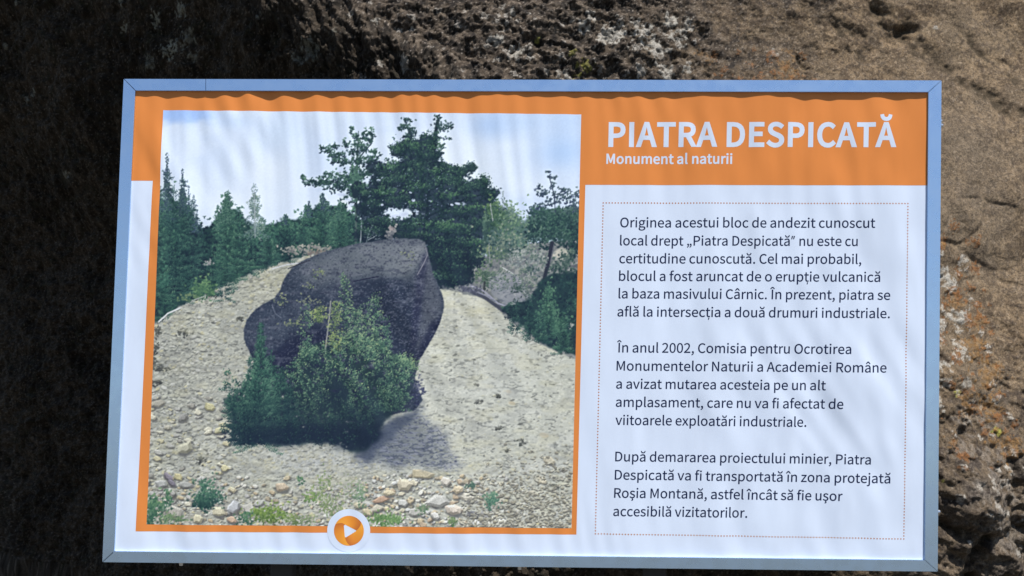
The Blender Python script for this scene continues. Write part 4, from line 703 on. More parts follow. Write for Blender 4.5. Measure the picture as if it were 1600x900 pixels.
lay(crust * sstep(.0, .45, w3 + w4 * .7), (.018, .015, .013), .9)
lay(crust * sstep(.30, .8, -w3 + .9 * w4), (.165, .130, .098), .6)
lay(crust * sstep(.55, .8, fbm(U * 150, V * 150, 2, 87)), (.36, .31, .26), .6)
lay(LEFT, (.030, .023, .015), .65); lay(LEFT * sstep(-.3, .45, w2 + w1), (.015, .0115, .008), .85)  # left face darkened in colour, to deepen the shade of the overhang
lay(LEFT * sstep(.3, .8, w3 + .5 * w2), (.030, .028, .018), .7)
lay(low_right, (.075, .060, .046), .65)
lay(low_right * sstep(.0, .6, w2 + .6 * w3), (.110, .092, .074), .6)
lay(low_right * sstep(.1, .6, w3 + .6 * w4), (.035, .027, .023), .8)
lay(sstep(.30, .5, fv - .38) * sstep(.45, .1, f1), (.30, .25, .20), .35)
lay(sstep(.2, .0, fv) * sstep(.6, .2, f1), (.02, .017, .015), .6)
lay(sstep(.25, .8, pit * (1 + .5 * w3) + .12 * w4), (.050, .038, .024), .8)
def lichen(spots, c, seed, soft=.55, scale=26, thick=.0025):
    """crustose lichen patches with broken edges, slightly proud of the stone"""
    global disp, Y
    nz = fbm(U * scale, V * scale, 4, seed); n2 = fbm(U * scale * 3.2, V * scale * 3.2, 3, seed + 9); tot = np.zeros(shp)
    for a, b, dp, r, k in spots:
        qx, qz = ray_at(a, b, dp); d = np.hypot(X - qx, (Z - qz) * 1.0) / (r * .00135 * (1 + dp * .4))
        tot = np.maximum(tot, k * sstep(.02, .28, (1 - d) + soft * nz + .75 * n2 - .15))
    tot = tot * np.clip(.75 + .9 * n2 + .5 * w4, 0, 1); lay(tot, c, .95); lay(tot * sstep(.1, .6, n2), C3(c) * .72, .6); Y = Y - thick * tot * (1 + .6 * n2)
R_ = np.random.default_rng(8)
W_ = [(918, 24, .5, 15, 1), (930, 14, .5, 12, .9), (955, 44, .5, 20, 1), (968, 32, .5, 18, .9), (1008, 38, .5, 16, 1), (1018, 52, .5, 16, .9), (1035, 56, .5, 13, .9), (1000, 22, .5, 12, .8), (1062, 8, .5, 14, .9), (1078, 24, .5, 14, .9), (1088, 6, .5, 10, .8), (1050, 60, .5, 8, .8), (802, 8, .45, 9, .9), (776, 56, .45, 11, .8), (806, 74, .45, 14, .8), (628, 96, .45, 9, .7), (588, 24, .45, 6, .8),
      (1006, 105, .5, 10, .8), (1045, 100, .5, 14, .8), (1060, 120, .5, 9, .8), (880, 112, .5, 11, .7), (1082, 90, .5, 7, .8), (1062, 28, .5, 10, .8),
      (1500, 424, .42, 14, 1), (1512, 438, .42, 15, 1), (1526, 420, .42, 7, .8), (1527, 494, .4, 16, 1), (1482, 474, .4, 8, .9), (1480, 520, .38, 18, .95), (1492, 508, .38, 10, .9), (1524, 544, .36, 10, .9), (1476, 575, .36, 12, .9), (1490, 570, .36, 10, .8), (1472, 640, .3, 16, .9), (1545, 398, .42, 9, .7), (1586, 630, .3, 7, .9), (1472, 392, .42, 8, .8), (1488, 600, .34, 9, .7), (1525, 600, .34, 8, .6),
      (1510, 4, .64, 6, .5), (1182, 120, .52, 9, .6), (1236, 50, .52, 7, .5), (1295, 125, .5, 4, .9)]
lichen(W_, (.38, .355, .31), 91, .8)
for i in range(60):
    W_.append((540 + 560 * R_.random(), 125 * R_.random(), .5, 3 + 4 * R_.random(), .75))
lichen([w for w in W_[-60:]], (.36, .33, .29), 93, .6, 50)
lichen([(1470 + 130 * R_.random(), 380 + 500 * R_.random(), .32, 3 + 4 * R_.random(), .8) for i in range(70)], (.42, .39, .34), 94, .6, 50)
lichen([(1515 + 85 * R_.random(), 650 + 210 * R_.random(), .26, 8 + 12 * R_.random(), .5) for i in range(26)], (.21, .18, .15), 99, 1.0, 40)
lichen([(1155, 116, .52, 10, .9), (1225, 122, .52, 6, .8), (905, 112, .5, 10, .6), (840, 58, .5, 7, .6), (915, 95, .5, 12, .5), (1578, 678, .28, 7, .9), (1512, 616, .32, 5, .7), (1474, 752, .26, 3, .8), (895, 75, .5, 8, .5)], (.33, .31, .07), 95)
lichen([(1500, 372, .42, 7, .8), (1474, 372, .42, 9, .7), (1555, 545, .34, 22, .6), (1575, 590, .32, 26, .55), (1530, 640, .3, 16, .6), (1570, 640, .3, 18, .6), (1590, 700, .28, 20, .6), (1500, 690, .28, 12, .4), (1520, 470, .4, 14, .45), (1250, 105, .52, 14, .45), (1262, 75, .52, 16, .4), (1465, 100, .5, 10, .35), (1480, 300, .46, 10, .4), (1560, 500, .38, 14, .4), (1110, 60, .5, 12, .3), (1265, 45, .52, 9, .35)], (.235, .125, .040), 96, 1.0, 40)
lichen([(1468 + 132 * R_.random(), 330 + 400 * R_.random(), .34, 3 + 7 * R_.random() ** 2, .8) for i in range(110)] + [(1120 + 200 * R_.random(), 40 + 85 * R_.random(), .52, 3 + 4 * R_.random(), .6) for i in range(30)], (.20, .085, .028), 104, .9, 55)
lichen([(205, 55, .9, 8, .7), (270, 52, .9, 9, .8), (318, 48, .9, 11, .6), (285, 95, .9, 13, .9), (320, 85, .9, 16, .45), (325, 110, .9, 10, .45), (245, 105, .9, 14, .3), (505, 108, .7, 16, .5), (485, 120, .7, 10, .4), (535, 70, .6, 8, .5), (62, 258, 1.1, 6, .6), (42, 140, 1.1, 5, .6), (36, 88, 1.1, 3, .7), (55, 22, 1.1, 4, .5), (210, 22, .9, 5, .6), (430, 60, .7, 6, .4), (5, 70, 1.1, 5, .4), (48, 10, 1.1, 6, .35), (20, 145, 1.1, 6, .3), (70, 255, 1.1, 5, .5), (140, 596, 1.3, 4, .4)], (.30, .30, .25), 97)
me_pts = np.stack([X, Y, Z + ZC], -1)
nzv, nxv = shp
f = grid_faces(nxv, nzv)
# close the block behind: the rim runs back to one ridge
rimi = np.concatenate([np.arange(nxv), np.arange(1, nzv) * nxv + nxv - 1, (nzv - 1) * nxv + np.arange(nxv - 2, -1, -1), np.arange(nzv - 2, 0, -1) * nxv])
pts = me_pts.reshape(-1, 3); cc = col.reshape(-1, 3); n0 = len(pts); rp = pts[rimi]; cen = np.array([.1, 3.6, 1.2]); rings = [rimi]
for kk, tt in enumerate((.35, .7, .97)):
    q = rp + (cen - rp) * tt; q[:, 1] = np.maximum(q[:, 1], rp[:, 1] + .9 * math.sin(tt * 1.6)); q[:, 2] = np.maximum(q[:, 2] * (1 + .1 * math.sin(tt * 3)), -.15)
    q += .08 * np.stack([noise2(q[:, 0] * 2, q[:, 2] * 2, 7)] * 3, 1); pts = np.concatenate([pts, q]); cc = np.concatenate([cc, np.full(q.shape, .1)]); rings.append(n0 + kk * len(rimi) + np.arange(len(rimi)))
extra = []
for ra, rb in zip(rings[:-1], rings[1:]):
    extra.append(np.stack([np.roll(ra, -1), ra, rb, np.roll(rb, -1)], 1))
f = np.concatenate([f] + extra)
m_rock, t_, b_ = mat("weathered andesite", (.15, .12, .09), .92, 0, .2)
at = t_.nodes.new("ShaderNodeVertexColor"); at.layer_name = "stone"
tc = t_.nodes.new("ShaderNodeTexCoord")
n1 = t_.nodes.new("ShaderNodeTexNoise"); n1.inputs["Scale"].default_value = 230; n1.inputs["Detail"].default_value = 4; n1.inputs["Roughness"].default_value = .65
t_.links.new(tc.outputs["Object"], n1.inputs["Vector"])
rp_ = t_.nodes.new("ShaderNodeMapRange"); rp_.inputs["From Min"].default_value = .3; rp_.inputs["From Max"].default_value = .7; rp_.inputs["To Min"].default_value = .45; rp_.inputs["To Max"].default_value = 1.6
mx = t_.nodes.new("ShaderNodeMix"); mx.data_type = 'RGBA'; mx.blend_type = 'MULTIPLY'; mx.inputs["Factor"].default_value = .95
t_.links.new(n1.outputs[0], rp_.inputs[0]); t_.links.new(at.outputs[0], mx.inputs[6]); t_.links.new(rp_.outputs[0], mx.inputs[7]); t_.links.new(mx.outputs[2], b_.inputs["Base Color"])
bp = t_.nodes.new("ShaderNodeBump"); bp.inputs["Strength"].default_value = .85; bp.inputs["Distance"].default_value = .004
t_.links.new(n1.outputs[0], bp.inputs["Height"]); t_.links.new(bp.outputs[0], b_.inputs["Normal"])
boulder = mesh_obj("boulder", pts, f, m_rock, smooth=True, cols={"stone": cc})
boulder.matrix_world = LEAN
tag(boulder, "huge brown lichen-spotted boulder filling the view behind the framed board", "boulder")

# ---------------------------------------------------------------- the information board
board = bpy.data.objects.new("information_board", None); link(board); board.matrix_world = LEAN @ Matrix.Translation((0, .06, 0))
tag(board, "orange and white information board with printed rock picture in aluminium frame", "information board")
OFF = np.array([0, -.06, 0.0])
def place(q, y):                                     # board plane (x, up) + distance -> local to the board's foot
    q = np.asarray(q, float); y = np.broadcast_to(np.asarray(y, float), q.shape[:-1])
    return np.stack([q[..., 0], y, q[..., 1] + ZC], -1) + OFF
def sag(q):
    """the vinyl hangs in shallow folds, deepest under the top rail"""
    u = q[..., 0] - SHEAR * q[..., 1]; v = q[..., 1] / BH + .5
    s = u - .10 * (1 - v) + .02 * noise2(u * 3, v * 3, 201)
    top = sstep(.45, .9, v) * (1 - .45 * sstep(.90, 1.0, v)); lft = sstep(.55, -.2, u)
    h = .0011 * noise2(s / .034, v * 1.0, 202) * (.35 + .9 * top) * (.45 + .75 * lft)
    h += .0017 * noise2(s / .10, v * 1.3 + .3 * s, 203) * (.8 - .2 * top)
    s2 = u - .30 * (1 - v)
    h += .0011 * noise2(s2 / .05, v * 2.2, 204) * sstep(.75, .25, v) * sstep(-.55, .1, u) * (.25 + .9 * sstep(-.1, .6, noise2(u * 3.1, v * 2.6, 209)))
    h += .0003 * noise2(s / .030, v * 3, 206) * sstep(.86, 1.0, v) * (.3 + .7 * lft)
    h += .0007 * noise2(u / .04 + 2 * v, v * 9, 205) * sstep(.05, .6, u)
    h += .0008 * noise2((u - .18 * (1 - v)) / .032, v * 2.0, 210) * sstep(.22, .05, v) * sstep(.5, .1, u)
    s3 = u - .50 * (1 - v) - .12 * (1 - v) ** 2
    h += .0011 * noise2(s3 / .045, v * 1.6, 207) * sstep(-.1, .5, noise2(u * 2.4, v * 2.0, 208)) * sstep(.02, .25, v)
    ed = np.minimum(sstep(-.845, -.76, u) * .75 + .25, sstep(.845, .79, u) * .8 + .2) * (sstep(.0, .06, v) * .5 + .5)
    return -2.6 * h * ed
WHITE = C3((.655, .735, .875))                         # printed stock, bluish white
def vinyl(name, color):
    m, t, b = mat(name, tuple(color), .45, 0, .22)          # a little dust and rain marking
    n = t.nodes.new("ShaderNodeTexNoise"); n.inputs["Scale"].default_value = 7; n.inputs["Detail"].default_value = 6; n.inputs["Roughness"].default_value = .6
    c = t.nodes.new("ShaderNodeTexCoord"); k = t.nodes.new("ShaderNodeMapping"); k.inputs["Scale"].default_value = (2.2, 1, .6)
    r = t.nodes.new("ShaderNodeMapRange"); r.inputs["From Min"].default_value = .3; r.inputs["From Max"].default_value = .75; r.inputs["To Min"].default_value = 1.0; r.inputs["To Max"].default_value = .90
    x = t.nodes.new("ShaderNodeMix"); x.data_type = 'RGBA'; x.blend_type = 'MULTIPLY'; x.inputs["Factor"].default_value = 1; x.inputs[6].default_value = (*color, 1)
    t.links.new(c.outputs["Object"], k.inputs[0]); t.links.new(k.outputs[0], n.inputs["Vector"]); t.links.new(n.outputs[0], r.inputs[0]); t.links.new(r.outputs[0], x.inputs[7]); t.links.new(x.outputs[2], b.inputs["Base Color"])
    return m
m_white = vinyl("white vinyl", WHITE)
ORANGE = C3((.70, .235, .055)); m_orange = vinyl("orange print", ORANGE)
m_ink = vinyl("dark blue ink", (.007, .016, .060)); m_let = vinyl("white lettering", WHITE * .94); m_dot = vinyl("pale orange dots", (.46, .17, .06))
cells_mm = .005
def quad(c4, du=cells_mm, dv=cells_mm):
    """a quadrilateral of the layout (tl, tr, br, bl) as a fine grid of board-plane points"""
    c = plane(c4); nu = max(2, int(np.linalg.norm(c[1] - c[0]) / du) + 2); nv = max(2, int(np.linalg.norm(c[3] - c[0]) / dv) + 2)
    s = np.linspace(0, 1, nu)[None, :, None]; t = np.linspace(0, 1, nv)[:, None, None]
    return (c[0] * (1 - s) + c[1] * s) * (1 - t) + (c[3] * (1 - s) + c[2] * s) * t
def quads(name, lst, lift, m, parent):
    V_, F_, n = [], [], 0
    for c4 in lst:
        q = quad(c4); nv, nu = q.shape[:2]
        V_.append(place(q, sag(q) - lift).reshape(-1, 3)); F_.append(grid_faces(nu, nv)[:, ::-1] + n); n += nu * nv
    return mesh_obj(name, np.concatenate(V_), np.concatenate(F_), m, parent, smooth=True)
IN = [(210.5, 140), (1452, 142.6), (1446, 876), (177.5, 862.5)]           # a little under the rails all round
sheet = quads("printed_sheet", [[(209.5, 139.5), (1452, 142), (1446, 877), (177, 863)]], 0, m_white, board)
quads("orange_band", [[(209.5, 139.5), (255, 139.7), (255, 172.2), (209.5, 172.2)], [(255, 139.7), (908, 141), (908, 178.9), (255, 172.2)], [(908, 141), (1452, 142), (1449, 289.6), (908, 288.8)],
                      [(209.5, 172.2), (262, 172.2), (258, 282.4), (205, 282.4)], [(238.6, 282.4), (258, 282.4), (236, 830.3), (212.2, 830)], [(898, 288.8), (914.6, 288.9), (900.6, 835.3), (884, 835.1)], [(896, 176), (908, 176), (908, 288.8), (894, 288.8)],
                      [(236.8, 812), (884.4, 818), (884, 835.1), (236, 830.3)]], .00014, m_orange, sheet)
# the printed picture: one fine sheet whose points carry the colours of the print
PIC = paint(); 
c4 = [(254.8, 172), (908.2, 178.8), (893, 825.4), (229, 819.4)]
NU, NV = 690, 684
c_ = plane(c4); s_ = np.linspace(0, 1, NU)[None, :, None]; t2 = np.linspace(0, 1, NV)[:, None, None]
pq = (c_[0] * (1 - s_) + c_[1] * s_) * (1 - t2) + (c_[3] * (1 - s_) + c_[2] * s_) * t2
pp = chart(pq); ix = np.clip(pp[..., 0] - Print.X0, 0, Print.W - 1.01); iy = np.clip(pp[..., 1] - Print.Y0, 0, Print.H - 1.01)
i0 = ix.astype(int); j0 = iy.astype(int); fu = (ix - i0)[..., None]; fv2 = (iy - j0)[..., None]
pc = (PIC[j0, i0] * (1 - fu) + PIC[j0, i0 + 1] * fu) * (1 - fv2) + (PIC[j0 + 1, i0] * (1 - fu) + PIC[j0 + 1, i0 + 1] * fu) * fv2
PAPER = s2l(C3((208, 219, 242)) / 255)               # what the bare stock looks like in the sun, to which the inks are relative
pc = np.clip(s2l(pc) / PAPER * WHITE, .004, .92)
m_pic, t_, b_ = mat("picture print", (.5, .5, .5), .45, 0, .18)
at = t_.nodes.new("ShaderNodeVertexColor"); at.layer_name = "ink"; t_.links.new(at.outputs[0], b_.inputs["Base Color"])
pic = mesh_obj("printed_picture", place(pq, sag(pq) - .00024).reshape(-1, 3), grid_faces(NU, NV)[:, ::-1], m_pic, sheet, smooth=True, cols={"ink": pc.reshape(-1, 3)})
tag(pic, "printed photograph of a dark boulder on a scree slope with pines behind")
# --- lettering
def glyph(ch):
    ex = {'ț': ('t', 1), 'ş': ('s', 1), 'ș': ('s', 1), '”': (None, 2)}.get(ch)
    if ex is None:
        p = GLYPHS[ch].split('|'); return float(p[0]), [np.array(c.split(), float).reshape(-1, 3, 2) for c in p[1:] if c]
    def poly(pts):
        k = len(pts); pts = np.array(pts, float)
        if (pts[:, 0] * np.roll(pts[:, 1], -1) - pts[:, 1] * np.roll(pts[:, 0], -1)).sum() < 0: pts = pts[::-1]
        return np.stack([pts + (np.roll(pts, 1, 0) - pts) / 3, pts, pts + (np.roll(pts, -1, 0) - pts) / 3], 1)
    if ex[0] is None:
        return 1350., [poly([(130, 1800), (300, 2620), (580, 2620), (330, 1800)]), poly([(640, 1800), (810, 2620), (1090, 2620), (840, 1800)])]
    a, g = glyph(ex[0]); x = 860 if ch == 'ț' else 720
    if ch == 'ț': return a, g + [poly([(x, -250), (x + 230, -250), (x + 90, -760), (x - 80, -760)])]
    return a, g + [poly([(x + 40, -60), (x + 190, -60), (x + 160, -220), (x + 330, -330), (x + 330, -520), (x + 180, -700), (x - 120, -740), (x - 120, -610), (x + 80, -560), (x + 120, -470), (x + 20, -380)])]
def outline(s, off):
    """one contour as a polygon, its ink widened by off"""
    n = len(s); P_ = []
    for i in range(n):
        p0, h0, h1, p1 = s[i][1], s[i][2], s[(i + 1) % n][0], s[(i + 1) % n][1]
        straight = abs(np.cross(h0 - p0, p1 - p0)) + abs(np.cross(h1 - p0, p1 - p0)) < 60 * np.linalg.norm(p1 - p0) + 1
        for t in ([0.0] if straight else np.linspace(0, 1, 6)[:-1]):
            P_.append(p0 * (1 - t) ** 3 + 3 * h0 * t * (1 - t) ** 2 + 3 * h1 * t * t * (1 - t) + p1 * t ** 3)
    Q = []
    for p in P_:
        if not Q or np.hypot(*(p - Q[-1])) > 22: Q.append(p)
    if len(Q) > 3 and np.hypot(*(Q[0] - Q[-1])) <= 22: Q.pop()
    Q = np.array(Q)
    if off:
        d = np.roll(Q, -1, 0) - Q; d /= np.linalg.norm(d, axis=1, keepdims=True) + 1e-9; nr = np.stack([d[:, 1], -d[:, 0]], 1)
        m = nr + np.roll(nr, 1, 0); m /= np.linalg.norm(m, axis=1, keepdims=True) + 1e-9
        k = np.clip((m * nr).sum(1), .6, 1)
        Q = Q + off * m / k[:, None]
    return Q
def write(name, lines, px, m, lift, bold=0.0, parent=None, track=0.0, wide=None):
    """lines: (text, x0, y0, x1, y1) with the ends of each baseline; px: layout units per em unit"""
    VV, FF, n = [], [], 0
    for text, x0, y0, x1, y1 in lines:
        cu = bpy.data.curves.new("t", 'CURVE'); cu.dimensions = '2D'; cu.fill_mode = 'BOTH'; cu.resolution_u = 3
        pen = 0.0; lo = 1e9; hi = -1e9
        for i, ch in enumerate(text):
            a, g = glyph(ch)
            for s in g:
                if bold > .005 and ch == 'Ă' and s[:, 1, 1].min() > 2600: s = s + np.array([0, 170.])
                c = outline(s, bold * 1e4)
                sp = cu.splines.new('POLY'); sp.points.add(len(c) - 1); sp.use_cyclic_u = True
                for pt, w in zip(sp.points, c): pt.co = ((w[0] + pen) * 1e-4, w[1] * 1e-4, 0, 1)
                lo = min(lo, (c[:, 0].min() + pen) * 1e-4); hi = max(hi, (c[:, 0].max() + pen) * 1e-4)
            pen += a + track
            if ch == ' ' or (i + 1 < len(text) and text[i + 1] == '„'): pen -= 60
        o = bpy.data.objects.new("t", cu); scene.collection.objects.link(o)
        dg = bpy.context.evaluated_depsgraph_get(); me = o.evaluated_get(dg).to_mesh()
        v = np.zeros(len(me.vertices) * 3); me.vertices.foreach_get("co", v); v = v.reshape(-1, 3)[:, :2]
        fs = [list(p.vertices) for p in me.polygons]
        o.evaluated_get(dg).to_mesh_clear(); bpy.data.objects.remove(o); bpy.data.curves.remove(cu)
        t = (v[:, 0] - lo) / (hi - lo); L = math.hypot(x1 - x0, y1 - y0); nx, ny = (y1 - y0) / L, -(x1 - x0) / L
        up = v[:, 1] * px
        lean = -.020                                    # uprights follow the sides of the board
        P_ = np.stack([x0 + (x1 - x0) * t + nx * up + lean * -up, y0 + (y1 - y0) * t + ny * up], -1)
        q = plane(P_); VV.append(place(q, sag(q) - lift)); FF += [[i + n for i in f_] for f_ in fs]; n += len(v)
    o = mesh_obj(name, np.concatenate(VV), FF, m, parent)
    bm = bmesh.new(); bm.from_mesh(o.data)
    for it in range(4):                                # so that the letters follow the folds
        le = [e for e in bm.edges if e.calc_length() > .007]
        if not le: break
        bmesh.ops.subdivide_edges(bm, edges=le, cuts=1); bmesh.ops.triangulate(bm, faces=[f_ for f_ in bm.faces if len(f_.verts) > 3])
    bm.verts.ensure_lookup_table(); q = np.array([(v_.co.x - OFF[0], v_.co.z - ZC) for v_ in bm.verts]); yv = place(q, sag(q) - lift)
    for v_, p_ in zip(bm.verts, yv): v_.co = p_
    bmesh.ops.recalc_face_normals(bm, faces=bm.faces)
    bm.normal_update()
    if sum(f_.normal.y for f_ in bm.faces) > 0: bmesh.ops.reverse_faces(bm, faces=bm.faces)
    bm.to_mesh(o.data); bm.free()
    return o
write("title_lettering", [("PIATRA DESPICATĂ", 950.5, 228, 1400.6, 228.3)], 139, m_let, .00028, .0120, sheet, 130)
write("subtitle_lettering", [("Monument al naturii", 947.3, 255.6, 1144, 255.8)], 58.5, m_let, .00028, .0092, sheet, 60)
B = 57.5
tag(write("text_paragraph", [("Originea acestui bloc de andezit cunoscut", 968.9, 355, 1367.4, 355.8), ("local drept „Piatra Despicată” nu este cu", 968.6, 383.2, 1340.5, 384.2), ("certitudine cunoscută. Cel mai probabil,", 967.5, 411.2, 1346.2, 412.3),
      ("blocul a fost aruncat de o erupție vulcanică", 967, 438.6, 1375.6, 440.2), ("la baza masivului Cârnic. În prezent, piatra se", 966.3, 466, 1391, 468.4), ("află la intersecția a două drumuri industriale.", 964.6, 494.2, 1390.3, 497)], B, m_ink, .00018, .0036, sheet), "topmost of the three paragraphs")
tag(write("text_paragraph", [("În anul 2002, Comisia pentru Ocrotirea", 963.6, 550.4, 1329.6, 553), ("Monumentelor Naturii a Academiei Române", 963.2, 578.8, 1385, 582), ("a avizat mutarea acesteia pe un alt", 962.5, 607, 1290.4, 609.7),
      ("amplasament, care nu va fi afectat de", 962, 635.4, 1317.4, 638.8), ("viitoarele exploatări industriale.", 961.4, 663.6, 1260.6, 667)], B, m_ink, .00018, .0036, sheet), "middle one of the three paragraphs")
tag(write("text_paragraph", [("După demararea proiectului minier, Piatra", 961, 720.5, 1360.4, 725.6), ("Despicată va fi transportată în zona protejată", 960.3, 749, 1390.5, 755), ("Roşia Montană, astfel încât să fie uşor", 959.3, 777.4, 1316, 782.6),
      ("accesibilă vizitatorilor.", 958, 806, 1167.6, 809)], B, m_ink, .00018, .0036, sheet), "lowest of the three paragraphs")
# --- dotted box round the text
cs = np.array([(942.5, 317), (1418.6, 318), (1412, 842), (930.2, 834)], float); V_, F_ = [], []
for a_, b2 in zip(cs, np.roll(cs, -1, 0)):
    L = np.linalg.norm(b2 - a_); k = int(round(L / 4.7))
    for i in range(k):
        p = a_ + (b2 - a_) * i / k; n = len(V_)
        for j in range(8): V_.append(p + 1.12 * np.array([math.cos(j * .7854), math.sin(j * .7854)]))
        F_.append(list(range(n, n + 8)))
q = plane(np.array(V_)); mesh_obj("dotted_border", place(q, sag(q) - .00018), F_, m_dot, sheet)
# --- round emblem on the lower edge of the picture
def disc(name, cx, cy, r, m, lift, parent):
    V_ = [(cx, cy)]; F_ = []; NR, NA = 6, 64
    for i in range(1, NR + 1):
        for j in range(NA): V_.append((cx + r * i / NR * math.cos(j * 6.28319 / NA), cy + r * i / NR * math.sin(j * 6.28319 / NA)))
    for j in range(NA): F_.append([0, 1 + j, 1 + (j + 1) % NA])
    for i in range(NR - 1):
        for j in range(NA): F_.append([1 + i * NA + j, 1 + (i + 1) * NA + j, 1 + (i + 1) * NA + (j + 1) % NA, 1 + i * NA + (j + 1) % NA])
    q = plane(np.array(V_)); return mesh_obj(name, place(q, sag(q) - lift), F_, m, parent, smooth=True)
disc("emblem_disc", 544.8, 829, 33.6, m_white, .00042, sheet)
m_emb, t_, b_ = mat("emblem print", (.7, .3, .05), .42, 0, .35)
at = t_.nodes.new("ShaderNodeVertexColor"); at.layer_name = "ink"; t_.links.new(at.outputs[0], b_.inputs["Base Color"])
NA, NR = 240, 24; th = np.arange(NA) * 2 * math.pi / NA
tri = np.array([(556.2, 829.3), (539.6, 839.5), (537.8, 819.7)]); ec = np.array([545.2, 829.3])
ri = np.full(NA, 1e9)
for a_, b2 in zip(tri, np.roll(tri, -1, 0)):
    nrm = np.array([(b2 - a_)[1], -(b2 - a_)[0]]); nrm /= np.linalg.norm(nrm); dd = (a_ - ec) @ nrm
    if dd < 0: nrm, dd = -nrm, -dd
    c2 = np.cos(th) * nrm[0] + np.sin(th) * nrm[1]; ri = np.minimum(ri, np.where(c2 > 1e-3, (dd + .6) / np.maximum(c2, 1e-3), 1e9))
ri = np.minimum(ri, 11.3)
V_, Cc = [], []
for i in range(NR):
    s = i / (NR - 1); rr = ri * (1 - s) + 23.4 * s
    V_.append(np.stack([ec[0] + rr * np.cos(th), ec[1] + rr * np.sin(th)], -1))
    ph = np.mod((th + math.radians(32) * s ** 1.3 + math.radians(2)) / (2 * math.pi) * 3, 1)          # clockwise round the ring, three times dark to bright
    k = ph ** 1.1; hi_, lo_ = C3((230, 156, 56)), C3((184, 102, 46)); mid_ = C3((218, 136, 50))
    c = np.where(k[:, None] < .55, hi_ + (mid_ - hi_) * (k / .55)[:, None], mid_ + (lo_ - mid_) * ((k - .55) / .45)[:, None] ** 1.3)
    Cc.append(np.clip(s2l(c / 255) / PAPER * WHITE, .004, .92))
V_ = np.concatenate(V_); q = plane(V_)
F_ = [[i * NA + j, (i + 1) * NA + j, (i + 1) * NA + (j + 1) % NA, i * NA + (j + 1) % NA] for i in range(NR - 1) for j in range(NA)]
mesh_obj("emblem_ring", place(q, sag(q) - .00056), F_, m_emb, sheet, smooth=True, cols={"ink": np.concatenate(Cc)})
# --- aluminium frame: mitred rails, the top one in two lengths
m_alu, t_, b_ = mat("brushed aluminium", (.60, .75, .95), .42, 1.0)
n_ = t_.nodes.new("ShaderNodeTexNoise"); n_.inputs["Scale"].default_value = 40; n_.inputs["Detail"].default_value = 5
tc = t_.nodes.new("ShaderNodeTexCoord"); t_.links.new(tc.outputs["Object"], n_.inputs["Vector"])
mr = t_.nodes.new("ShaderNodeMapRange"); mr.inputs["To Min"].default_value = .20; mr.inputs["To Max"].default_value = .36; t_.links.new(n_.outputs[0], mr.inputs[0]); t_.links.new(mr.outputs[0], b_.inputs["Roughness"])
m_dark, _, _ = mat("shadow gap", (.02, .02, .022), .9)
Y_F, Y_B = -.0058, .016
def rail(c4, name="frame_rail", parent=board):
    c = plane(c4); bm = bmesh.new()
    fr = [bm.verts.new(place(p, Y_F)) for p in c]; bk = [bm.verts.new(place(p, Y_B)) for p in c]
    bm.faces.new(fr); bm.faces.new(bk[::-1])
    for i in range(4): bm.faces.new([fr[(i + 1) % 4], fr[i], bk[i], bk[(i + 1) % 4]])
    bmesh.ops.recalc_face_normals(bm, faces=bm.faces)
    ed = [e for e in bm.edges if all(v in fr for v in e.verts)]
    bmesh.ops.bevel(bm, geom=ed, offset=.0007, segments=2, affect='EDGES')
    me = bpy.data.meshes.new(name); bm.to_mesh(me); bm.free(); me.materials.append(m_alu)
    return link(bpy.data.objects.new(name, me), parent)
O = [(194.6, 124.2), (1469.8, 126.6), (1463.8, 892.3), (161.3, 877.6)]; I_ = [(212.6, 142.4), (1449.3, 144.8), (1443.4, 874.2), (180, 860.6)]
def mid(a, b, t): return (a[0] + (b[0] - a[0]) * t, a[1] + (b[1] - a[1]) * t)
g = .45
tj = (322.6 - O[0][0]) / (O[1][0] - O[0][0]); tk = (322.6 - I_[0][0]) / (I_[1][0] - I_[0][0])
rail([(O[0][0] + g * 2, O[0][1]), mid(O[0], O[1], tj - .0003), mid(I_[0], I_[1], tk - .0003), (I_[0][0] + g * 2, I_[0][1])])
rail([mid(O[0], O[1], tj + .0003), (O[1][0] - g, O[1][1]), (I_[1][0] - g, I_[1][1]), mid(I_[0], I_[1], tk + .0003)])
rail([(O[1][0], O[1][1] + g), (O[2][0], O[2][1] - g), (I_[2][0], I_[2][1] - g), (I_[1][0], I_[1][1] + g)])
rail([(I_[3][0] + g * 2, I_[3][1]), (I_[2][0] - g, I_[2][1]), (O[2][0] - g, O[2][1]), (O[3][0] + g * 2, O[3][1])])
rail([(O[0][0], O[0][1] + g), (I_[0][0], I_[0][1] + g), (I_[3][0], I_[3][1] - g), (O[3][0], O[3][1] - g)])
def slab(name, c4, y0, y1, m, bev=.001):
    c = plane(c4); bm = bmesh.new()
    fr = [bm.verts.new(place(p, y0)) for p in c]; bk = [bm.verts.new(place(p, y1)) for p in c]
    bm.faces.new(fr); bm.faces.new(bk[::-1])
    for i in range(4): bm.faces.new([fr[(i + 1) % 4], fr[i], bk[i], bk[(i + 1) % 4]])
    bmesh.ops.recalc_face_normals(bm, faces=bm.faces); bmesh.ops.bevel(bm, geom=bm.edges[:], offset=bev, segments=1, affect='EDGES')
    me = bpy.data.meshes.new(name); bm.to_mesh(me); bm.free(); me.materials.append(m); return link(bpy.data.objects.new(name, me), board)
m_ply, _, _ = mat("weathered plywood", (.36, .31, .24), .85)
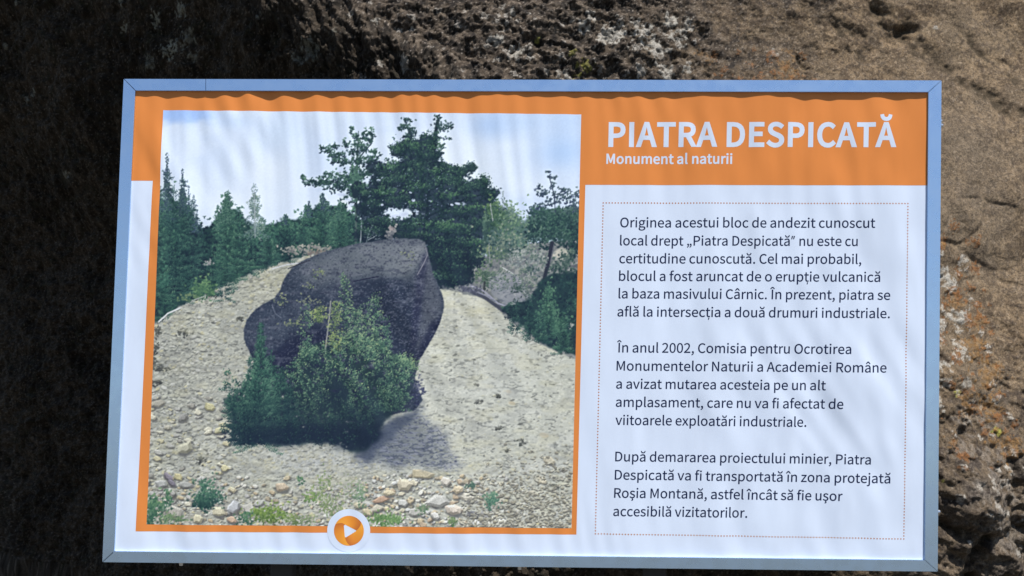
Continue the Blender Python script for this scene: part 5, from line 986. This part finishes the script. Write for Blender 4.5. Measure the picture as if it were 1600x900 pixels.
slab("backing_panel", [(197, 127), (1467, 129), (1461, 888.5), (164, 875)], .0165, .026, m_ply)
slab("wooden_batten", [(1068, 868), (1411, 872), (1410.5, 895.2), (1067, 890.6)], .0265, .046, m_ply)
m_post, _, _ = mat("dark weathered post", (.035, .03, .026), .9)
for xa in (430, 1010):
    t1 = plane([(xa, 180), (xa + 34, 180)]); z0 = -ZC - .12
    bm = bmesh.new()
    for x, y, z in [(x, y, z) for z in (z0, t1[0][1]) for x, y in ((t1[0][0], .0265), (t1[1][0], .0265), (t1[1][0], .072), (t1[0][0], .072))]: bm.verts.new(place((x, z), y))
    bm.verts.ensure_lookup_table(); v = bm.verts
    for fc in ((0, 1, 5, 4), (1, 2, 6, 5), (2, 3, 7, 6), (3, 0, 4, 7), (4, 5, 6, 7), (3, 2, 1, 0)): bm.faces.new([v[i] for i in fc])
    bmesh.ops.recalc_face_normals(bm, faces=bm.faces); bmesh.ops.bevel(bm, geom=bm.edges[:], offset=.003, segments=1, affect='EDGES')
    me = bpy.data.meshes.new("post"); bm.to_mesh(me); bm.free(); me.materials.append(m_post); link(bpy.data.objects.new("post", me), board)
# --- bright screw heads and tie ends on the outside of the frame
m_bolt, _, _ = mat("bright zinc", (.85, .85, .83), .25, 1.0)
for (a_, b2), ax in (((1469.2, 196), 'x'), ((1467.6, 189), 'x'), ((1464.4, 800), 'x'), ((283, 879.6), 'z'), ((812, 885.8), 'z')):
    q = plane((a_, b2)); bm = bmesh.new()
    bmesh.ops.create_cone(bm, cap_ends=True, segments=12, radius1=.0055, radius2=.0042, depth=.008)
    R3 = Matrix.Rotation(math.radians(90 if ax == 'x' else 180), 3, 'Y'); bmesh.ops.rotate(bm, verts=bm.verts, matrix=R3)
    bmesh.ops.translate(bm, verts=bm.verts, vec=Vector(place(q, .002)) + (Vector((.0015, 0, 0)) if ax == 'x' else Vector((0, 0, -.0015))))
    me = bpy.data.meshes.new("screw_head"); bm.to_mesh(me); bm.free(); me.materials.append(m_bolt); link(bpy.data.objects.new("screw_head", me), board)
